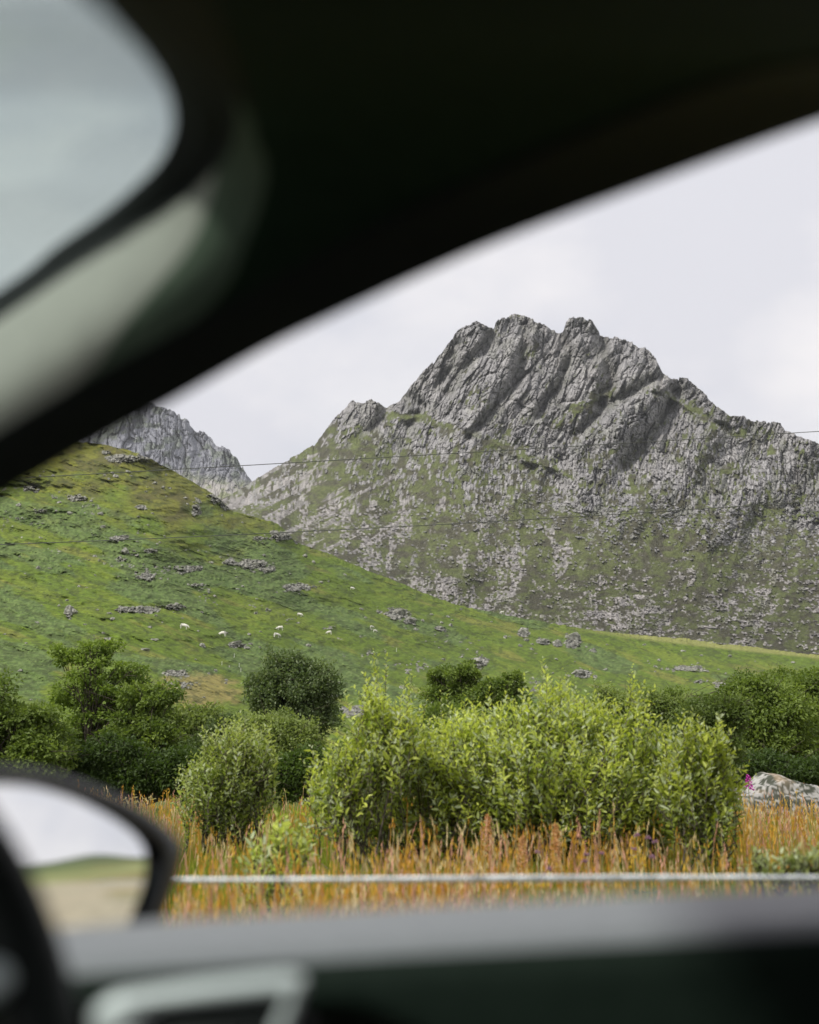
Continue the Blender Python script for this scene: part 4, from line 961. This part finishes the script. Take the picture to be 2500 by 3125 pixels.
bul = np.interp(ii * 12, [0, 2, 3.2, 4.2, 5.2, 6.5, 12], [.085, .08, .06, .042, .022, .006, .0])
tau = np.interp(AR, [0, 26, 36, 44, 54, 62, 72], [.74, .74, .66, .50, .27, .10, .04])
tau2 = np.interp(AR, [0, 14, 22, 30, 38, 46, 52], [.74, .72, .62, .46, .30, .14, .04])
tau3 = np.minimum(tau2, tau)  # slanted seams shaped to follow the light fade painted into the trim
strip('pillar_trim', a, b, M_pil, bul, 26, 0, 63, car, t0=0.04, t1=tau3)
strip('pillar_trim_fade', a, b, M_pil_fade, bul, 26, 18, 83, car, t0=np.maximum(tau3, .04), t1=tau)
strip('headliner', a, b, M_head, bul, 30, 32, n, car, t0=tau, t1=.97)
strip('windscreen_seal', a, b, M_blk, bul, 6, 0, n, car, t0=0, t1=.07)
strip('door_seal', a, b, M_blk, bul * .98, 12, 0, n, car, t0=.66, t1=1.0, thick=.008)
strip('windscreen_border', w1, a, M_blk, .002, 4, 0, n, car)
# windscreen pane: from the border across to the far side of the car
Mg = bpy.data.materials.new('tinted_glass'); Mg.use_nodes = True; nt = Mg.node_tree; nt.nodes.clear()
o_ = N(nt, 'ShaderNodeOutputMaterial'); tr = N(nt, 'ShaderNodeBsdfTransparent'); tr.inputs[0].default_value = (0.57, 0.655, 0.64, 1)
gl = N(nt, 'ShaderNodeBsdfGlossy'); gl.inputs['Roughness'].default_value = .03; fz = N(nt, 'ShaderNodeFresnel'); fz.inputs[0].default_value = 1.45; ms = N(nt, 'ShaderNodeMixShader')
nt.links.new(fz.outputs[0], ms.inputs[0]); nt.links.new(tr.outputs[0], ms.inputs[1]); nt.links.new(gl.outputs[0], ms.inputs[2]); nt.links.new(ms.outputs[0], o_.inputs[0])
Q = np.array([-1.45, -.9, 1.12])
hub = (w1[10] + w1[129]) / 2 + np.array([-.5, -.5, -.1])
t = np.linspace(0, 1, 8)[:, None, None]
Pn = w1[None] * (1 - t) + hub[None, None] * t
mesh_np('windscreen', Pn.reshape(-1, 3), grid_faces(8, n), Mg, None, car, True)

# door: height-field over (x, z), rounded sill, recess round the handle
def door():
    d0 = .95
    # sill crest heights from the photo
    sx = np.array([-3200, -900, -100, 180, 500, 900, 1300, 1700, 2100, 2500, 3300, 4500.]); sy = np.array([3020, 2905, 2850, 2832, 2808, 2785, 2762, 2742, 2722, 2702, 2670, 2640.])
    px = np.unique(np.concatenate([np.linspace(-3200, 4500, 300)])); 
    # profile: arc length param; starts outside below the sill, over the crest, down the inner face
    prof_ = []      # (depth offset from crest towards cabin, drop)
    for th in np.linspace(-95, 0, 8): prof_.append((.022 * math.sin(R_(th)), .022 * (1 - math.cos(R_(th)))))
    for tt in np.linspace(.02, 1, 16): prof_.append((.075 * tt, .004 * tt + .006 * tt ** 2))
    for th in np.linspace(8, 80, 10): prof_.append((.075 + .024 * math.sin(R_(th)), .010 + .030 * (1 - math.cos(R_(th)))))
    nsp = len(prof_) - 4
    for tt in np.linspace(0.0, 1, 90): prof_.append((.099 + .010 * tt, .038 + .58 * tt))
    pr = np.array(prof_)
    X = []; 
    rows = len(pr); Xg = np.zeros((rows, len(px))); Yg = Xg.copy(); Zg = Xg.copy()
    for j, p in enumerate(px):
        c = np.array(P(p, np.interp(p, sx, sy), d0 + .02)); Xg[:, j] = c[0]; Yg[:, j] = c[1] - pr[:, 0]; Zg[:, j] = c[2] - pr[:, 1]
    # recess for handle: region in x, below a curved brow, faded edge
    fx = (Xg - (-.03)) ; brow = np.interp(Xg, [-.40, -.26, -.1, -.02, .01, .04, .06, .08], [1.004, 1.008, 1.012, 1.008, .995, .965, .92, .80])
    ins = sstep(0, .016, brow - Zg) * sstep(.085, .06, Xg) * sstep(-.45, -.36, Xg)
    Yg = Yg + .030 * ins
    G = np.stack([Xg, Yg, Zg], -1)
    mesh_np('door_top_pad', G[:nsp].reshape(-1, 3), grid_faces(nsp, len(px)), M_door, None, car, True)
    mesh_np('door_panel', G[nsp - 1:].reshape(-1, 3) , grid_faces(rows - nsp + 1, len(px)), [M_dlow, M_bowl], None, car, True, matidx=(ins[nsp:, 1:] > .5).astype(int).ravel())
door()
# handle surround
def bevel_ring(name, outer, inner, d, mat, parent, depth=.014, n=96):
    o = np.array([tuple(P(a, b, d)) for a, b in outer]); i = np.array([tuple(P(a, b, d)) for a, b in inner])
    def closed(p): 
        q = np.vstack([p[-1], p, p[0], p[1]]); m = len(p); u = np.linspace(0, m - 1e-6, n, endpoint=False); k = u.astype(int); t = (u - k)[:, None]
        a, b, c, e = q[k], q[k + 1], q[k + 2], q[np.minimum(k + 3, len(q) - 1)]
        return .5 * (2 * b + (c - a) * t * .9 + (2 * a - 5 * b + 4 * c - e) * t ** 2 * .9 + (3 * b - a - 3 * c + e) * t ** 3 * .9) if False else b * (1 - t) + c * t
    O, I = closed(o), closed(i)
    for _ in range(2): O = (np.roll(O, 1, 0) + O * 2 + np.roll(O, -1, 0)) / 4; I = (np.roll(I, 1, 0) + I * 2 + np.roll(I, -1, 0)) / 4
    f = np.array([0, -1, 0]) * depth; M1 = O * .85 + I * .15; M2 = O * .15 + I * .85
    G = np.stack([O - f * .6, O + f * .6, M1 + f, M2 + f, I + f * .6, I - f * .8])
    return mesh_np(name, G.reshape(-1, 3), grid_faces(6, n, True), mat, None, parent, True)
dh = .80
hs = empty('door_handle', (0, 0, 0)); hs.parent = car
ring = bevel_ring('handle_surround', [(285,3100),(300,3062),(350,3035),(600,3000),(880,2972),(930,2985),(925,3030),(880,3150),(820,3290),(760,3350),(420,3370),(330,3300)],
  [(455,3115),(465,3078),(510,3066),(660,3050),(845,3028),(872,3032),(866,3060),(830,3140),(790,3240),(750,3290),(500,3310),(470,3260)], dh, M_sil, hs)
V = np.array([tuple(P(a, b, dh + .025)) for a, b in [(430,3040),(900,3010),(900,3370),(430,3370)]]); V2 = V + [0, .004, 0]
mesh_np('handle_recess', np.vstack([V, V2]), np.array([[0, 1, 2, 3], [7, 6, 5, 4], [0, 4, 5, 1], [1, 5, 6, 2], [2, 6, 7, 3], [3, 7, 4, 0]]), M_blk, None, hs)
c = P(660, 3190, dh + .005); V, F = tube(np.array([c + Vector((-.045, 0, -.008)), c + Vector((-.02, -.006, 0)), c + Vector((.03, -.006, .004)), c + Vector((.05, .01, .006))]), [.008, .011, .011, .006], 12)
mesh_np('lever', V, F, M_lth, None, hs, True)

# side mirror: convex glass in a black housing
def mirror():
    d = 1.25; C0 = np.array(P(270, 2600, d)); v = unit(C0 - np.array([0, 0, CAMZ]))
    r = unit(np.array([1.0, .30, .030])); nrm = unit(r - v)
    def onplane(px, py, off=0.0):
        a, e = ray(px, py); dd = np.array([float(a), 1, float(e)]); t = ((C0 + nrm * off - [0, 0, CAMZ]) @ nrm) / (dd @ nrm); return np.array([0, 0, CAMZ]) + dd * t
    inner = [(-150,2440),(-60,2400),(0,2387),(120,2396),(250,2440),(360,2498),(430,2545),(466,2588),(472,2640),(462,2700),(436,2770),(400,2860),(300,2920),(100,2940),(-100,2900),(-190,2700)]
    outer = [(-240,2420),(-120,2352),(0,2338),(130,2350),(260,2388),(400,2446),(500,2512),(556,2570),(562,2612),(545,2680),(508,2780),(470,2880),(350,2985),(100,3010),(-160,2960),(-280,2700)]
    n = 96
    def cl(p, off):
        q = np.array([onplane(a, b, off) for a, b in p]); q = np.vstack([q, q[:1]]); u = np.linspace(0, len(p), n, endpoint=False); k = u.astype(int); t = (u - k)[:, None]; q = q[k] * (1 - t) + q[k + 1] * t
        for _ in range(5): q = (np.roll(q, 1, 0) + q * 2 + np.roll(q, -1, 0)) / 4
        return q
    I = cl(inner, 0); O = cl(outer, 0); cen = I.mean(0); Rr = 1.25
    t = np.linspace(0, 1, 22)[:, None, None]; G = cen + (I[None] - cen) * t; rr = np.linalg.norm(G - C0, axis=-1, keepdims=True); G = G + nrm * (np.sqrt(Rr ** 2 - rr ** 2) - Rr)
    root = empty('side_mirror', (0, 0, 0)); root.parent = car
    Mm = mat_base('mirror_silver', (.93, .94, .95), 0.015, .5, 1.0)
    mesh_np('mirror_glass', G.reshape(-1, 3), grid_faces(22, n, True), Mm, None, root, True)
    # housing: bezel lip, then the shell going back
    bk = unit(-nrm * .55 + np.array([-.65, .55, 0])); oc = O.mean(0)
    rows = [I - nrm * .012, I + nrm * .003, I * .8 + O * .2 + nrm * .007, I * .25 + O * .75 + nrm * .006, O, oc + (O - oc) * 1.0 + bk * .02, oc + (O - oc) * .97 + bk * .045, oc + (O - oc) * .88 + bk * .07, oc + (O - oc) * .7 + bk * .09, oc + (O - oc) * .4 + bk * .102, oc + (O - oc) * .02 + bk * .106]
    mesh_np('mirror_housing', np.stack(rows).reshape(-1, 3), grid_faces(len(rows), n, True), M_paint, None, root, True)
    b = oc + np.array([-.03, 0, -.09]); V, F = tube([b, b + [-.05, -.12, -.03], b + [-.08, -.28, -.05]], [.03, .028, .035], 12); mesh_np('mirror_arm', V, F, M_paint, None, root, True)
mirror()

# steering wheel
def wheel():
    root = empty('steering_wheel', (0, 0, 0)); root.parent = car
    d = .66; c = np.array(P(-730, 3290, d)); R0 = .178; r = .019
    ax = unit(np.array([1.0, -.52, .35])); u = unit(np.cross(ax, [0, 0, 1])); w = np.cross(u, ax)
    A = np.linspace(0, 2 * np.pi, 96, endpoint=False); B = np.linspace(0, 2 * np.pi, 20, endpoint=False); AA_, BB_ = np.meshgrid(A, B, indexing='ij')
    dirr = np.cos(AA_)[..., None] * u + np.sin(AA_)[..., None] * w
    G = c + dirr * (R0 + r * np.cos(BB_))[..., None] + ax * (r * 1.15 * np.sin(BB_))[..., None]
    F = grid_faces(96, 20, True); F = np.vstack([F, np.stack([np.full(20, 95) * 20 + np.arange(20), np.full(20, 95) * 20 + (np.arange(20) + 1) % 20, (np.arange(20) + 1) % 20, np.arange(20)], -1)])
    mesh_np('wheel_rim', G.reshape(-1, 3), F, M_lth, None, root, True)
    hc = c - ax * .03; G = []
    for k, (f, off) in enumerate([(1.0, -.02), (1.0, .0), (.85, .018), (.5, .026), (.02, .028)]):
        G.append(hc + (np.cos(A)[:, None] * u + np.sin(A)[:, None] * w) * .062 * f + ax * off)
    mesh_np('airbag_cover', np.stack(G).reshape(-1, 3), grid_faces(5, 96, True), M_lth, None, root, True)
    for ang in (0.15, math.pi - .15, -math.pi / 2):
        dv = math.cos(ang) * u + math.sin(ang) * w; V, F = tube([hc + dv * .04, c - ax * .02 + dv * .11, c + dv * R0], [.018, .014, .011], 10); mesh_np('wheel_spoke', V, F, M_sil, None, root, True)
wheel()

# dashboard, body shell
def rbox(x0, x1, y0, y1, z0, z1, b=.02):
    import bmesh
    bm = bmesh.new(); bmesh.ops.create_cube(bm, size=1)
    for v in bm.verts: v.co = Vector(((x0 + x1) / 2 + v.co.x * (x1 - x0), (y0 + y1) / 2 + v.co.y * (y1 - y0), (z0 + z1) / 2 + v.co.z * (z1 - z0)))
    if b: bmesh.ops.bevel(bm, geom=bm.edges[:], offset=b, segments=3, affect='EDGES', profile=.6)
    me = bpy.data.meshes.new('m'); bm.to_mesh(me); bm.free(); return me
def boxes(name, lst, mat, b=.02):
    mb = MB()
    for q in lst:
        me = rbox(*q, b); V = np.array([v.co[:] for v in me.vertices]); Fs = {}
        for p in me.polygons: Fs.setdefault(len(p.vertices), []).append(list(p.vertices))
        mb.add(V, [np.array(f) for f in Fs.values()]); bpy.data.meshes.remove(me)
    return mb.build(name, mat, car)
boxes('dashboard', [(-1.15, -.46, -.85, .86, .42, .90)], mat_noise('dashboard_plastic', (0.05, 0.055, 0.055), (0.07, 0.075, 0.075), 60, .6, .3, .3, 600), .07)
boxes('body_shell', [(-1.0, 2.6, -1.0, 1.02, .22, .30), (-1.0, 2.6, -1.02, -.92, .30, .98), (-.60, 2.6, -1.02, -.92, .98, 1.5), (2.5, 2.62, -.92, 1.02, .30, 1.5), (.05, 2.6, -.98, 1.0, 1.78, 1.82), (-.45, 2.6, -1.02, -.96, 1.40, 1.80),  # mostly plain shell; unseen passenger window walled over to dim the cabin
    (.9, 1.04, .90, 1.0, .9, 1.79), (.35, 2.6, .975, 1.0, 1.73, 1.79), (-1.9, -1.0, -.9, .95, .35, .82), (-1.0, 2.6, .99, 1.05, .30, .84)], M_shell, .012)
#PART4
# ------------------------------------------------------------------ air
def haze():
    V = np.array([(x, y, z) for x in (-7000, 7000) for y in (-7000, 7000) for z in (-90, 900)], float)
    F = np.array([[0, 1, 3, 2], [4, 6, 7, 5], [0, 4, 5, 1], [2, 3, 7, 6], [0, 2, 6, 4], [1, 5, 7, 3]])
    m = bpy.data.materials.new('haze_air'); m.use_nodes = True; nt = m.node_tree; nt.nodes.clear()
    o = N(nt, 'ShaderNodeOutputMaterial'); v = N(nt, 'ShaderNodeVolumePrincipled'); v.inputs['Color'].default_value = (.90, .93, .97, 1); v.inputs['Density'].default_value = HAZE; v.inputs['Anisotropy'].default_value = .2
    nt.links.new(v.outputs[0], o.inputs['Volume'])
    tag(mesh_np('haze', V, F, m), kind='stuff')
HAZE = 0.00006
haze()
